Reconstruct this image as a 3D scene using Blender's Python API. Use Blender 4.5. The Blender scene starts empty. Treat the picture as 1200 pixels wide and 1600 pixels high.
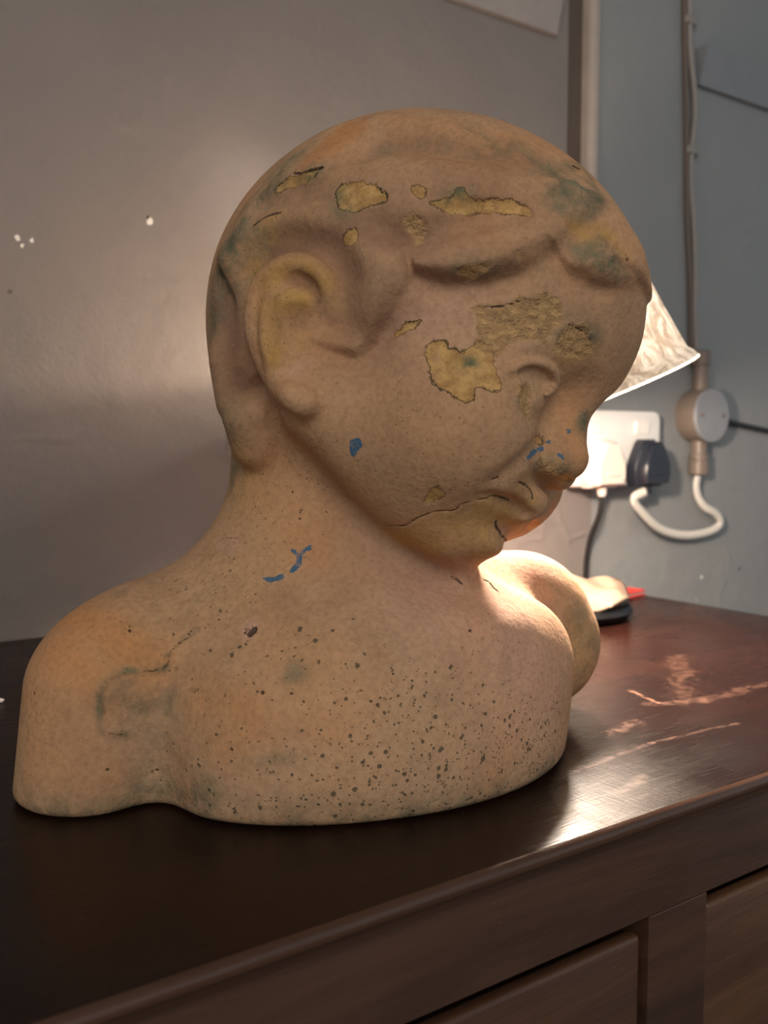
import bpy, bmesh, math, random
import numpy as np
from mathutils import Vector, Matrix

# ------------------------------------------------------------------ camera
TOP = 0.80                 # height of the sideboard top above the floor
EYE = TOP + 0.146          # the phone is held just above it
FPX = 1435.0               # focal length in pixels of the 1200 x 1600 frame
YAW, PITCH = math.radians(34.5), math.radians(-4.22)
FWD = np.array([math.sin(YAW)*math.cos(PITCH), math.cos(YAW)*math.cos(PITCH), math.sin(PITCH)])
RGT = np.array([math.cos(YAW), -math.sin(YAW), 0.0])
UPV = np.cross(RGT, FWD)
EYEP = np.array([0.0, 0.0, EYE])

scene = bpy.context.scene
cam_data = bpy.data.cameras.new('camera')
cam = bpy.data.objects.new('camera', cam_data)
scene.collection.objects.link(cam)
cam_data.sensor_fit = 'VERTICAL'
cam_data.sensor_height = 24.0
cam_data.sensor_width = 18.0
cam_data.lens = 24.0*FPX/1600.0
cam_data.clip_start = 0.02
cam.matrix_world = Matrix(((RGT[0], UPV[0], -FWD[0], EYEP[0]),
                           (RGT[1], UPV[1], -FWD[1], EYEP[1]),
                           (RGT[2], UPV[2], -FWD[2], EYEP[2]),
                           (0, 0, 0, 1)))
cam_data.dof.use_dof = True
cam_data.dof.focus_distance = 0.39
cam_data.dof.aperture_fstop = 8.0
scene.camera = cam

# ------------------------------------------------------------------ light
vs = scene.view_settings
vs.view_transform = 'Standard'
vs.look = 'None'
vs.exposure = 0.0
vs.gamma = 1.0
vs.use_curve_mapping = False

world = bpy.data.worlds.new('room_ambient')
scene.world = world
world.use_nodes = True
bg = world.node_tree.nodes['Background']
bg.inputs[0].default_value = (0.88, 0.94, 1.0, 1)
bg.inputs[1].default_value = 0.45

def area(name, loc, target, size, power, col):
    l = bpy.data.lights.new(name, 'AREA')
    l.shape = 'DISK'; l.size = size; l.energy = power; l.color = col
    o = bpy.data.objects.new(name, l); scene.collection.objects.link(o)
    o.location = loc
    o.rotation_euler = (Vector(target)-Vector(loc)).to_track_quat('-Z', 'Y').to_euler()
    return o
area('room_fill_light', (-0.80, -1.20, 2.05), (0.15, 0.38, 0.95), 1.0, 16.0, (1.0, 0.94, 0.86))  # unseen fill, hung below the ceiling behind the lens to light the front

def P(px, py, d):
    """the point of the place that the photograph shows at (px, py), d metres in front of the lens"""
    return EYEP + d*(FWD + (px-600.0)/FPX*RGT - (py-800.0)/FPX*UPV)

def onplane(px, py, axis, val):
    r = FWD + (px-600.0)/FPX*RGT - (py-800.0)/FPX*UPV
    return EYEP + r*((val-EYEP[axis])/r[axis])

def link(o):
    scene.collection.objects.link(o); return o

# ------------------------------------------------------------------ helpers
def lin(r, g, b):
    f = lambda c: c/12.92 if c <= 0.04045 else ((c+0.055)/1.055)**2.4
    return (f(r/255.0), f(g/255.0), f(b/255.0), 1.0)

class NT:
    """a small wrapper to write node trees in one line each"""
    def __init__(s, name):
        s.mat = bpy.data.materials.new(name); s.mat.use_nodes = True
        s.t = s.mat.node_tree; s.bsdf = s.t.nodes['Principled BSDF']; s.out = s.t.nodes['Material Output']
    def n(s, kind, **kw):
        o = s.t.nodes.new('ShaderNode'+kind)
        for k, v in kw.items():
            if k in ('op', 'operation'): o.operation = v
            elif hasattr(o, k): setattr(o, k, v)
        return o
    def put(s, sock, v):
        if isinstance(v, bpy.types.NodeSocket): s.t.links.new(v, sock)
        elif v is not None: sock.default_value = v
    def coord(s, kind='Object'): return s.n('TexCoord').outputs[kind]
    def attr(s, name):
        a = s.n('Attribute'); a.attribute_name = name; return a.outputs['Fac']
    def math(s, op, a, b=None, c=None, clamp=False):
        o = s.n('Math', op=op); o.use_clamp = clamp
        s.put(o.inputs[0], a); s.put(o.inputs[1], b)
        if c is not None: s.put(o.inputs[2], c)
        return o.outputs[0]
    def vmath(s, op, a, b=None, scale=None):
        o = s.n('VectorMath', op=op); s.put(o.inputs[0], a)
        if b is not None: s.put(o.inputs[1], b)
        if scale is not None: s.put(o.inputs['Scale'], scale)
        return o.outputs['Value'] if op in ('LENGTH', 'DISTANCE', 'DOT_PRODUCT') else o.outputs[0]
    def noise(s, vec, scale, detail=3.0, rough=0.55, dist=0.0, out=0):
        o = s.n('TexNoise'); s.put(o.inputs['Vector'], vec); s.put(o.inputs['Scale'], scale)
        o.inputs['Detail'].default_value = detail; o.inputs['Roughness'].default_value = rough; o.inputs['Distortion'].default_value = dist
        return o.outputs[out]
    def voro(s, vec, scale, feature='F1', rnd=1.0, out='Distance'):
        o = s.n('TexVoronoi'); o.feature = feature; s.put(o.inputs['Vector'], vec); s.put(o.inputs['Scale'], scale)
        o.inputs['Randomness'].default_value = rnd
        return o.outputs[out]
    def mapv(s, vec, scale=(1,1,1), loc=(0,0,0), rot=(0,0,0)):
        o = s.n('Mapping'); s.put(o.inputs[0], vec)
        o.inputs['Location'].default_value = loc; o.inputs['Rotation'].default_value = rot; o.inputs['Scale'].default_value = scale
        return o.outputs[0]
    def step(s, v, a, b, to0=0.0, to1=1.0):
        o = s.n('MapRange'); o.interpolation_type = 'SMOOTHSTEP'
        s.put(o.inputs['Value'], v); s.put(o.inputs['From Min'], a); s.put(o.inputs['From Max'], b)
        s.put(o.inputs['To Min'], to0); s.put(o.inputs['To Max'], to1)
        return o.outputs['Result']
    def mix(s, f, a, b):
        o = s.n('Mix'); o.data_type = 'RGBA'
        s.put(o.inputs[0], f); s.put(o.inputs[6], a); s.put(o.inputs[7], b)
        return o.outputs[2]
    def bump(s, h, dist, strength=1.0, normal=None):
        o = s.n('Bump'); s.put(o.inputs['Height'], h); o.inputs['Distance'].default_value = dist
        s.put(o.inputs['Strength'], strength)
        if normal is not None: s.put(o.inputs['Normal'], normal)
        return o.outputs[0]
    def segment(s, vec, a, b):
        """distance from vec to the segment a-b"""
        a = Vector(a); d = Vector(b)-a
        q = s.vmath('SUBTRACT', vec, tuple(a))
        t = s.math('DIVIDE', s.vmath('DOT_PRODUCT', q, tuple(d)), d.length_squared, clamp=True)
        sc = s.n('VectorMath', op='SCALE'); sc.inputs[0].default_value = tuple(d); s.put(sc.inputs['Scale'], t)
        return s.vmath('LENGTH', s.vmath('SUBTRACT', q, sc.outputs[0]))
    def set(s, **kw):
        for k, v in kw.items(): s.put(s.bsdf.inputs[k.replace('_', ' ')], v)
        return s.mat

def plain(name, col, rough=0.6, spec=0.4, scale=60.0, var=0.12, bump=0.0004):
    m = NT(name); v = m.coord()
    f = m.noise(v, scale, 4)
    c2 = tuple(x*(1-var*2) for x in col[:3])+(1,)
    m.set(Base_Color=m.mix(f, c2, col), Roughness=m.step(f, 0.2, 0.8, rough-0.08, rough+0.08), Specular_IOR_Level=spec,
          Normal=m.bump(m.noise(v, scale*6, 3), bump, 0.4))
    return m.mat

def bm_obj(name, bm, mat, parent=None, smoothed=False, loc=None):
    """one mesh object; its origin moves to loc (world) and it hangs under parent"""
    me = bpy.data.meshes.new(name)
    o = bpy.data.objects.new(name, me)
    if loc is not None:
        bmesh.ops.translate(bm, vec=-Vector(loc), verts=bm.verts); o.location = loc
    bmesh.ops.recalc_face_normals(bm, faces=bm.faces)
    bm.to_mesh(me); bm.free()
    if smoothed:
        for p in me.polygons: p.use_smooth = True
        if smoothed != 'all': me.set_sharp_from_angle(angle=math.radians(38))
    me.materials.append(mat); scene.collection.objects.link(o)
    if parent is not None:
        o.parent = parent
        o.location = o.location-parent.location
    return o
def empty(name, loc, label, cat, group=None):
    o = bpy.data.objects.new(name, None); scene.collection.objects.link(o); o.location = loc
    o.empty_display_size = 0.05
    return tag(o, label, cat, group)
def tag(o, label, cat, group=None):
    o['label'] = label; o['category'] = cat
    if group: o['group'] = group
    return o
def struct(o, label=None):
    o['kind'] = 'structure'
    if label: o['label'] = label
    return o
def box(lo, hi, bev=0.0, seg=2, bm=None):
    bm = bm or bmesh.new()
    r = bmesh.ops.create_cube(bm, size=1.0)
    for v in r['verts']: v.co = Vector([lo[i]+(hi[i]-lo[i])*(v.co[i]+0.5) for i in range(3)])
    if bev > 0:
        es = list({e for v in r['verts'] for e in v.link_edges})
        bmesh.ops.bevel(bm, geom=es, offset=bev, segments=seg, affect='EDGES', profile=0.5)
    return bm
def prism(poly, axis, a, b, bm=None):
    """a polygon in the plane across `axis`, drawn out from a to b"""
    bm = bm or bmesh.new(); o = [i for i in range(3) if i != axis]; rings = []
    for t in (a, b):
        ring = []
        for p in poly:
            c = [0, 0, 0]; c[axis] = t; c[o[0]] = p[0]; c[o[1]] = p[1]; ring.append(bm.verts.new(c))
        rings.append(ring)
    n = len(poly)
    for i in range(n): bm.faces.new((rings[0][i], rings[0][(i+1)%n], rings[1][(i+1)%n], rings[1][i]))
    bm.faces.new(rings[0]); bm.faces.new(rings[1])
    return bm
def lathe(prof, frame, n=48, bm=None, close=True):
    """prof: (radius, height) pairs turned round the z axis of frame"""
    bm = bm or bmesh.new(); rings = []
    for r, z in prof:
        rings.append([bm.verts.new(frame@Vector((r*math.cos(2*math.pi*i/n), r*math.sin(2*math.pi*i/n), z))) for i in range(n)])
    for a, b in zip(rings[:-1], rings[1:]):
        for i in range(n): bm.faces.new((a[i], a[(i+1)%n], b[(i+1)%n], b[i]))
    if close:
        bm.faces.new(rings[0]); bm.faces.new(rings[-1])
    return bm
def sweep(pts, rx, rz=None, n=12, side=None, bm=None):
    """a cable of oval section along the points; side fixes the direction of rx"""
    bm = bm or bmesh.new(); rz = rz or rx
    p = [Vector(q) for q in pts]; rings = []; last = None
    for i, q in enumerate(p):
        t = (p[min(i+1, len(p)-1)]-p[max(i-1, 0)]).normalized()
        a = Vector(side) if side is not None else (last or (Vector((0, 0, 1)) if abs(t.z) < 0.8 else Vector((1, 0, 0))))
        a = (a-t*a.dot(t)).normalized(); b = t.cross(a); last = a
        rings.append([bm.verts.new(q+a*rx*math.cos(2*math.pi*j/n)+b*rz*math.sin(2*math.pi*j/n)) for j in range(n)])
    for a, b in zip(rings[:-1], rings[1:]):
        for i in range(n): bm.faces.new((a[i], a[(i+1)%n], b[(i+1)%n], b[i]))
    bm.faces.new(rings[0]); bm.faces.new(rings[-1])
    return bm
def crom(pts, n=6):
    p = np.asarray(pts, float); q = np.vstack([2*p[0]-p[1], p, 2*p[-1]-p[-2]]); out = []
    for i in range(1, len(q)-2):
        for j in range(n):
            t = j/n
            out.append(0.5*((2*q[i])+(-q[i-1]+q[i+1])*t+(2*q[i-1]-5*q[i]+4*q[i+1]-q[i+2])*t*t+(-q[i-1]+3*q[i]-3*q[i+1]+q[i+2])*t**3))
    return np.array(out+[p[-1]])
def frame_to(loc, zdir):
    q = Vector(zdir).to_track_quat('Z', 'Y'); return Matrix.Translation(Vector(loc))@q.to_matrix().to_4x4()

# ------------------------------------------------------------------ the room
WALL = 0.718
STRIP = 0.768                      # where the upright cover strip runs
def wall_mat(name, c1, c2, marks, focus=(9, 9, 9)):
    m = NT(name); v = m.coord()
    big = m.noise(v, 2.2, 4); fine = m.noise(v, 260, 3)
    col = m.mix(m.step(big, 0.3, 0.7), c1, c2)
    warp = m.vmath('ADD', v, m.vmath('SCALE', m.noise(v, 5, 3, out=1), scale=0.25))
    r1 = m.math('ABSOLUTE', m.math('SUBTRACT', m.noise(m.mapv(warp, (7, 7, 3.0)), 1.0, 2), 0.5))
    ridge = m.step(r1, 0.0, 0.03, 1.0, 0.0)
    zone = m.math('MAXIMUM', m.math('MULTIPLY', m.step(m.noise(v, 4.5, 2), 0.50, 0.64), 0.5), m.math('MULTIPLY', m.step(m.vmath('DISTANCE', v, focus), 0.06, 0.16, 1.0, 0.0), m.step(m.noise(v, 9, 2), 0.4, 0.6)))
    ridge = m.math('MULTIPLY', ridge, zone)
    h = m.math('ADD', m.math('MULTIPLY', ridge, 0.5), m.math('ADD', m.math('MULTIPLY', m.noise(v, 28, 4), 0.8), m.math('MULTIPLY', fine, 0.12)))
    for p, r, c in marks:
        d = m.vmath('DISTANCE', m.vmath('ADD', v, m.vmath('SCALE', m.vmath('SUBTRACT', m.noise(v, 220, 2, out=1), (0.5, 0.5, 0.5)), scale=0.004)), p)
        col = m.mix(m.step(d, r*0.7, r, 1.0, 0.0), col, c)
    return m.set(Base_Color=col, Roughness=m.step(fine, 0.2, 0.8, 0.5, 0.62), Specular_IOR_Level=0.35, Normal=m.bump(h, 0.005, 0.6))
white = lin(225, 222, 215)
WX0 = -2.2
mk = lambda px, py, r, c: (tuple(onplane(px, py, 1, WALL)-np.array([WX0, WALL, 0])), r, c)
M_wall = wall_mat('warm_grey_wall_paint', lin(116, 110, 107), lin(127, 120, 116),
    [mk(234, 346, .0030, white), mk(231, 340, .0018, lin(50, 42, 38)), mk(28, 372, .0022, white), mk(50, 376, .0020, white), mk(34, 384, .0013, white), mk(16, 456, .0022, lin(80, 74, 70))], tuple(onplane(270, 610, 1, WALL)-np.array([WX0, WALL, 0])))
WX1 = STRIP+0.009
mk2 = lambda px, py, r, c: (tuple(onplane(px, py, 1, WALL)-np.array([WX1, WALL, 0])), r, c)
M_wall2 = wall_mat('cool_grey_wall_paint', lin(132, 134, 134), lin(142, 143, 143), [mk2(1096, 902, .0030, white), mk2(1088, 937, .0028, lin(160, 162, 160)), mk2(1155, 889, .0030, lin(60, 62, 64))])
struct(bm_obj('wall_back', box((WX0, WALL, 0), (STRIP-0.038, WALL+0.12, 2.7)), M_wall, loc=(WX0, WALL, 0)), 'warm grey plastered wall behind the bust')
struct(bm_obj('wall_right', box((WX1, WALL, 0), (2.8, WALL+0.12, 2.7)), M_wall2, loc=(WX1, WALL, 0)), 'cool grey wall panel carrying the socket')
struct(bm_obj('trim_1', box((STRIP-0.040, WALL+0.008, 0.987), (STRIP+0.011, WALL+0.12, 2.7)), plain('groove_brown', lin(94, 82, 74), 0.6)), 'recessed strip beside the upright cover moulding')  # darker brown band left of the cover strip
cs = [(STRIP+0.0085*math.cos(a), WALL+0.002-0.009*math.sin(a)) for a in np.linspace(0, math.pi, 13)]
cs = cs+[(STRIP-0.0085, WALL+0.05), (STRIP+0.0085, WALL+0.05)]
struct(bm_obj('trim_2', prism(cs, 2, 0.987, 2.7), plain('strip_paint', lin(168, 158, 150), 0.5), smoothed=True), 'rounded upright cover strip painted grey')
struct(bm_obj('wall_lower', box((STRIP-0.038, WALL, 0), (WX1, WALL+0.12, 0.987)), M_wall, loc=(WX0, WALL, 0)), 'grey wall below the upright strip')
M_floor = NT('floor_screed'); _v = M_floor.coord()
M_floor.set(Base_Color=M_floor.mix(M_floor.noise(_v, 6, 5), lin(70, 62, 56), lin(95, 86, 78)), Roughness=0.6)
struct(bm_obj('floor', box((-2.2, -2.6, -0.05), (2.8, WALL+0.12, 0.0)), M_floor.mat, loc=(0, 0, 0)))
M_ceil = plain('ceiling_paint', lin(200, 196, 190), 0.8)
struct(bm_obj('ceiling', box((-2.2, -2.6, 2.7), (2.8, WALL+0.12, 2.75)), M_ceil, loc=(0, 0, 2.7)))

# ------------------------------------------------------------------ sideboard
EDGE, REND = 0.2300, 0.708
def wood(name, dark, mid, grain, rough=0.30, scr=(), base_spec=0.5):
    m = NT(name); v = m.coord()
    g = m.mapv(v, grain)
    a = m.noise(g, 1.0, 5, 0.6, 0.6); b = m.noise(m.mapv(v, tuple(x*5 for x in grain)), 1.0, 4, 0.65)
    f = m.math('ADD', m.math('MULTIPLY', m.step(a, 0.3, 0.7), 0.7), m.math('MULTIPLY', b, 0.3))
    col = m.mix(f, dark, mid)
    hair = m.noise(m.mapv(v, (45, 900, 900)), 1.0, 3, 0.6)
    hair2 = m.noise(m.mapv(v, (600, 60, 600), rot=(0, 0, 0.5)), 1.0, 3, 0.6)
    ro = m.math('ADD', m.step(m.noise(v, 9, 4), 0.3, 0.7, rough-0.06, rough+0.08), m.math('MULTIPLY', m.step(hair, 0.52, 0.7), 0.10))
    h = m.math('ADD', m.math('MULTIPLY', hair, 0.5), m.math('ADD', m.math('MULTIPLY', hair2, 0.35), m.math('MULTIPLY', m.noise(v, 35, 2), 0.9)))
    for a_, b_, w, s_ in scr:                         # rubbed marks in the varnish
        vv = m.vmath('ADD', v, m.vmath('SCALE', m.vmath('SUBTRACT', m.noise(v, 60, 4, out=1), (0.5, 0.5, 0.5)), scale=w*2.6))
        d = m.segment(vv, a_, b_)
        k = m.math('MULTIPLY', m.step(d, w*0.2, w, 1.0, 0.0), m.step(m.noise(v, 190, 4), 0.35, 0.62))
        k = m.math('MULTIPLY', k, s_)
        col = m.mix(k, col, lin(150, 112, 94)); ro = m.math('ADD', ro, m.math('MULTIPLY', k, 0.3))
    fleck = m.math('MULTIPLY', m.step(m.voro(m.mapv(v, (300, 520, 300)), 1.0), 0.05, 0.12, 1.0, 0.0), m.step(m.noise(v, 14, 3), 0.52, 0.68))
    col = m.mix(m.math('MULTIPLY', fleck, 0.35), col, lin(150, 118, 100))
    return m.set(Base_Color=col, Roughness=ro, Specular_IOR_Level=base_spec, Normal=m.bump(h, 0.0006, 0.35))
sb = empty('sideboard', (0, 0.46, 0), 'dark polished wooden sideboard standing against the grey wall', 'sideboard')
so = np.array([0.0, 0.46, TOP])
rel = lambda px, py: tuple(onplane(px, py, 2, TOP)-so)
scr = [(rel(1055, 1025), rel(1064, 1050), .009, .13), (rel(1064, 1050), rel(1062, 1096), .010, .13), (rel(1020, 1101), rel(1100, 1094), .006, .16), (rel(1100, 1094), rel(1200, 1068), .006, .16),
       (rel(985, 1080), rel(1030, 1098), .003, .4), (rel(900, 1205), rel(1020, 1160), .003, .25), (rel(1020, 1160), rel(1150, 1130), .002, .25), (rel(930, 1150), rel(1000, 1128), .006, .3), (rel(965, 1240), rel(1010, 1215), .005, .3)]
M_top = wood('varnished_mahogany_top', lin(21, 9, 7), lin(34, 16, 11), (3.0, 34, 34), 0.25, scr, 0.2)
M_body = wood('stained_wood_front', lin(60, 40, 30), lin(92, 64, 48), (4.0, 40, 40), 0.34)
M_draw = wood('drawer_wood', lin(70, 45, 31), lin(106, 73, 49), (5.0, 44, 44), 0.36)
M_edge = wood('edge_wood_lit', lin(66, 44, 34), lin(96, 68, 52), (4.0, 60, 60), 0.22)  # same wood, lightened to carry the front light on the lip
# top with a rounded lip and a cove under it
e = EDGE
prof = [(e+0.0030, TOP), (e+0.0030, TOP-0.0060), (e+0.012, TOP-0.013), (WALL-0.004, TOP-0.013), (WALL-0.004, TOP)]
bm_obj('worktop', prism(prof, 0, -1.15, REND), M_top, sb, smoothed=True, loc=(0, 0.46, TOP))
lip = [(e+0.0031, TOP+0.0001), (e+0.0014, TOP-0.0003), (e+0.0004, TOP-0.0012), (e, TOP-0.0026), (e+0.0002, TOP-0.0042), (e+0.0012, TOP-0.0055), (e+0.0034, TOP-0.0062),
       (e+0.0062, TOP-0.0075), (e+0.0072, TOP-0.0100), (e+0.0080, TOP-0.0125), (e+0.0115, TOP-0.0129), (e+0.0031, TOP-0.0061)]
bm_obj('edge_moulding', prism(lip, 0, -1.15, REND), M_edge, sb, smoothed=True, loc=(0, EDGE, TOP))
FR = EDGE+0.010
ZT = TOP-0.013
bm_obj('carcase', box((-1.135, FR+0.040, 0.05), (REND-0.02, WALL-0.006, ZT)), M_body, sb)
bm_obj('plinth', box((-1.11, FR+0.03, 0.0), (REND-0.04, WALL-0.02, 0.05)), M_body, sb)
bm_obj('frieze_rail', box((-1.135, FR, 0.7508), (REND-0.02, FR+0.040, ZT), 0.0006), M_body, sb)
bm_obj('base_rail', box((-1.135, FR, 0.05), (REND-0.02, FR+0.018, 0.10), 0.0006), M_body, sb)
xs = [-1.135, -1.105, -0.690, -0.652, -0.218, -0.180, 0.2985, 0.3365, REND-0.05, REND-0.02]
for i in range(0, 10, 2): bm_obj('stile', box((xs[i], FR, 0.10), (xs[i+1], FR+0.040, 0.7508), 0.0006), M_body, sb)
for i in range(1, 9, 2):
    for z0, z1 in ((0.545, 0.7508), (0.33, 0.545), (0.10, 0.33)):
        d = bm_obj('drawer', box((xs[i]+0.0028, FR+0.002, z0+0.002), (xs[i+1]-0.0028, FR+0.009, z1-0.0075), 0.0022, 3), M_draw, sb, smoothed=True)
        kx = (xs[i]+xs[i+1])/2
        k = lathe([(0.006, 0), (0.006, 0.010), (0.013, 0.016), (0.015, 0.022), (0.012, 0.028), (0.004, 0.031)], frame_to((kx, FR+0.002, (z0+z1)/2-0.05), (0, -1, 0)), 20)
        ko = bm_obj('knob', k, M_draw, sb, smoothed=True); ko.parent = d; ko.location = (0, 0, 0); ko.matrix_parent_inverse = Matrix.Identity(4)
        if d.location.length > 0: ko.location = (0, 0, 0)

# ------------------------------------------------------------------ things on the wall
def on_wall(px, py, out=0.0): 
    return onplane(px, py, 1, WALL-out)
# sloping rails: the foot lies on the wall, the top stands off it
def rail(name, x0, x1, label):
    z0, z1, o = 1.3705, 1.413, 0.016
    cs = [(WALL, z0), (WALL-0.006, z0), (WALL-o, z1), (WALL, z1)]
    r = bm_obj(name, prism([(y, z) for y, z in cs], 0, x0, x1), M_rail, loc=(x0, WALL, z0))
    tag(r, label, 'rail', 'sloping rails on the wall')
M_rail = plain('rail_paint', lin(152, 146, 144), 0.55)
M_rail2 = plain('rail_paint_cool', lin(140, 143, 147), 0.55)
rail('sloping_wall_rail', -0.35, 0.708, 'grey sloping rail at the top of the wall left of the upright strip')
M_rail = M_rail2
rail('sloping_wall_rail', 0.9425, 1.9, 'grey sloping rail on the wall right of the painted cable')

# painted cables running down to the round box
M_cab = plain('painted_cable', lin(150, 144, 138), 0.5)
M_cab2 = plain('painted_cable_brown', lin(104, 92, 84), 0.55)
cpx = [(1076, -60), (1077, 20), (1078, 80), (1084, 135), (1086, 180), (1080, 237), (1079, 290), (1084, 350), (1086, 420), (1085, 490), (1088, 552)]
c = bm_obj('wall_cable', sweep(crom([on_wall(x, y, 0.0045) for x, y in cpx]), 0.0038, n=10), M_cab, smoothed='all')
tag(c, 'pale painted cable wavering down the wall to the round box', 'cable')
for x, y in ((1076, 36), (1079, 238)):
    p = on_wall(x, y, 0.0)
    bm_obj('clip', box((p[0]-0.014, WALL-0.0095, p[2]-0.005), (p[0]+0.007, WALL, p[2]+0.005), 0.003), M_cab, c, smoothed=True)
cpx = [(1069, -60), (1070, 60), (1072, 160), (1073, 240), (1074, 340), (1078, 440), (1080, 553)]
c = bm_obj('conduit_pipe', sweep(crom([on_wall(x, y, 0.003) for x, y in cpx]), 0.0036, n=10), M_cab2, smoothed='all')
tag(c, 'thin brown painted pipe running down beside the pale cable', 'pipe')

# round conduit box
jc = on_wall(1080, 650, 0.0); M_box = plain('conduit_paint', lin(126, 112, 101), 0.42, 0.5)
M_lid = plain('lid_paint', lin(146, 148, 152), 0.4, 0.5)
jb = empty('conduit_box', tuple(jc), 'round grey conduit box on the wall between two pipe stubs', 'junction box')
bm_obj('body', lathe([(0.031, 0), (0.032, 0.004), (0.032, 0.026), (0.031, 0.0275)], frame_to(jc, (0, -1, 0)), 40), M_box, jb, smoothed=True)
bm_obj('lid', lathe([(0.0325, 0), (0.0325, 0.002), (0.0315, 0.0033), (0.006, 0.0036)], frame_to(jc+np.array([0, -0.0275, 0]), (0, -1, 0)), 40), M_lid, jb, smoothed=True)
for dx in (-0.02, 0.02): bm_obj('screw', lathe([(0.0025, 0), (0.0025, 0.0008), (0.001, 0.0012)], frame_to(jc+np.array([dx, -0.0312, 0]), (0, -1, 0)), 12), M_box, jb)
zu = jc[2]
for nm, prof in (('pipe_stub', [(0.0095, 0.026), (0.0095, 0.060), (0.0115, 0.061), (0.0115, 0.076), (0.0095, 0.078)]),
                 ('pipe_stub', [(0.0095, -0.026), (0.0095, -0.046), (0.0115, -0.047), (0.0115, -0.051), (0.0105, -0.052), (0.0105, -0.054), (0.0120, -0.055), (0.0120, -0.070), (0.0100, -0.072)])):
    bm_obj(nm, lathe(prof, Matrix.Translation(Vector((jc[0], WALL-0.0125, zu))), 24), M_box, jb, smoothed=True)
dk = plain('black_flex', lin(30, 29, 30), 0.5)
q = [on_wall(1126, 655, .010), on_wall(1150, 662, .006), on_wall(1175, 668, .005), on_wall(1215, 676, .005), on_wall(1300, 690, .005)]
tag(bm_obj('dark_flex', sweep(crom(q), 0.0035, n=8), dk, smoothed='all'), 'short dark flex leaving the round conduit box to the right', 'cable')

# double socket, two plugs
M_sock = plain('socket_plastic', lin(236, 232, 226), 0.35, 0.5, var=0.03, bump=0.0001)
sx1 = on_wall(1007, 700)[0]; sx0 = sx1-0.146; sz0, sz1 = 0.8995, 0.9835
sk = empty('double_socket', ((sx0+sx1)/2, WALL, (sz0+sz1)/2), 'white double wall socket with two rocker switches', 'socket')
bm_obj('mounting_box', box((sx0+0.002, WALL-0.016, sz0+0.002), (sx1-0.002, WALL, sz1-0.002), 0.004), M_sock, sk, smoothed=True)
rr = 0.010; fp = bmesh.new(); rings = []
for ins, y in ((0.0, WALL-0.015), (0.0, WALL-0.020), (0.0012, WALL-0.0222), (0.0035, WALL-0.023)):
    ring = []
    for cx, cz, a0 in ((sx1-rr, sz1-rr, 0), (sx0+rr, sz1-rr, 90), (sx0+rr, sz0+rr, 180), (sx1-rr, sz0+rr, 270)):
        for k_ in range(7):
            a = math.radians(a0+15*k_); ring.append(fp.verts.new((cx+(rr-ins)*math.cos(a), y, cz+(rr-ins)*math.sin(a))))
    rings.append(ring)
for a, b in zip(rings[:-1], rings[1:]):
    for i in range(len(a)): fp.faces.new((a[i], a[(i+1)%len(a)], b[(i+1)%len(a)], b[i]))
fp.faces.new(rings[0]); fp.faces.new(rings[-1])
bm_obj('faceplate', fp, M_sock, sk, smoothed=True)
for cx in (sx0+0.034, sx1-0.034):
    s_ = bm_obj('switch', prism([(WALL-0.022, sz1-0.012), (WALL-0.0275, sz1-0.013), (WALL-0.0245, sz1-0.026), (WALL-0.022, sz1-0.027)], 0, cx-0.011, cx+0.011), M_sock, sk)
bm_obj('screw', lathe([(0.003, 0), (0.003, 0.0006)], frame_to(((sx0+sx1)/2, WALL-0.023, (sz0+sz1)/2), (0, -1, 0)), 14), plain('screw_metal', lin(120, 115, 108), 0.3), sk)
def plug(name, cx, cz, mat, label):
    p = empty(name, (cx, WALL-0.023, cz), label, 'plug', 'plugs in the double socket')
    out = [(-0.0245, -0.016), (-0.0245, -0.004), (-0.0225, 0.004), (-0.012, 0.024), (-0.008, 0.028), (0.008, 0.028), (0.012, 0.024), (0.0225, 0.004), (0.0245, -0.004), (0.0245, -0.016), (0.021, -0.0245), (-0.021, -0.0245)]
    bm = bmesh.new(); rings = []
    for sc, d in ((0.98, 0.0005), (1.0, 0.003), (1.0, 0.013), (0.93, 0.0145), (0.88, 0.024), (0.80, 0.0265)):
        rings.append([bm.verts.new((cx+x*sc, WALL-0.023-d, cz+z*sc)) for x, z in out])
    n = len(out)
    for a, b in zip(rings[:-1], rings[1:]):
        for i in range(n): bm.faces.new((a[i], a[(i+1)%n], b[(i+1)%n], b[i]))
    bm.faces.new(rings[0]); bm.faces.new(rings[-1])
    bm_obj('body', bm, mat, p, smoothed=True)
    bm_obj('grip', box((cx-0.010, WALL-0.051, cz-0.012), (cx+0.010, WALL-0.049, cz-0.008), 0.0008), mat, p)
    bm_obj('flex_sleeve', lathe([(0.0055, 0), (0.0050, -0.006), (0.004, -0.010)], Matrix.Translation(Vector((cx, WALL-0.034, cz-0.0235))), 14), mat, p, smoothed=True)
    return p
plug('mains_plug', sx1-0.0345, 0.9235, plain('black_plug_plastic', lin(32, 36, 46), 0.35, 0.5, var=0.05), 'black plug in the right outlet of the wall socket')
plug('mains_plug', sx0+0.0370, 0.9235, plain('white_plug_plastic', lin(232, 216, 204), 0.4, 0.5, var=0.03), 'white plug in the left outlet of the wall socket')
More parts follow.
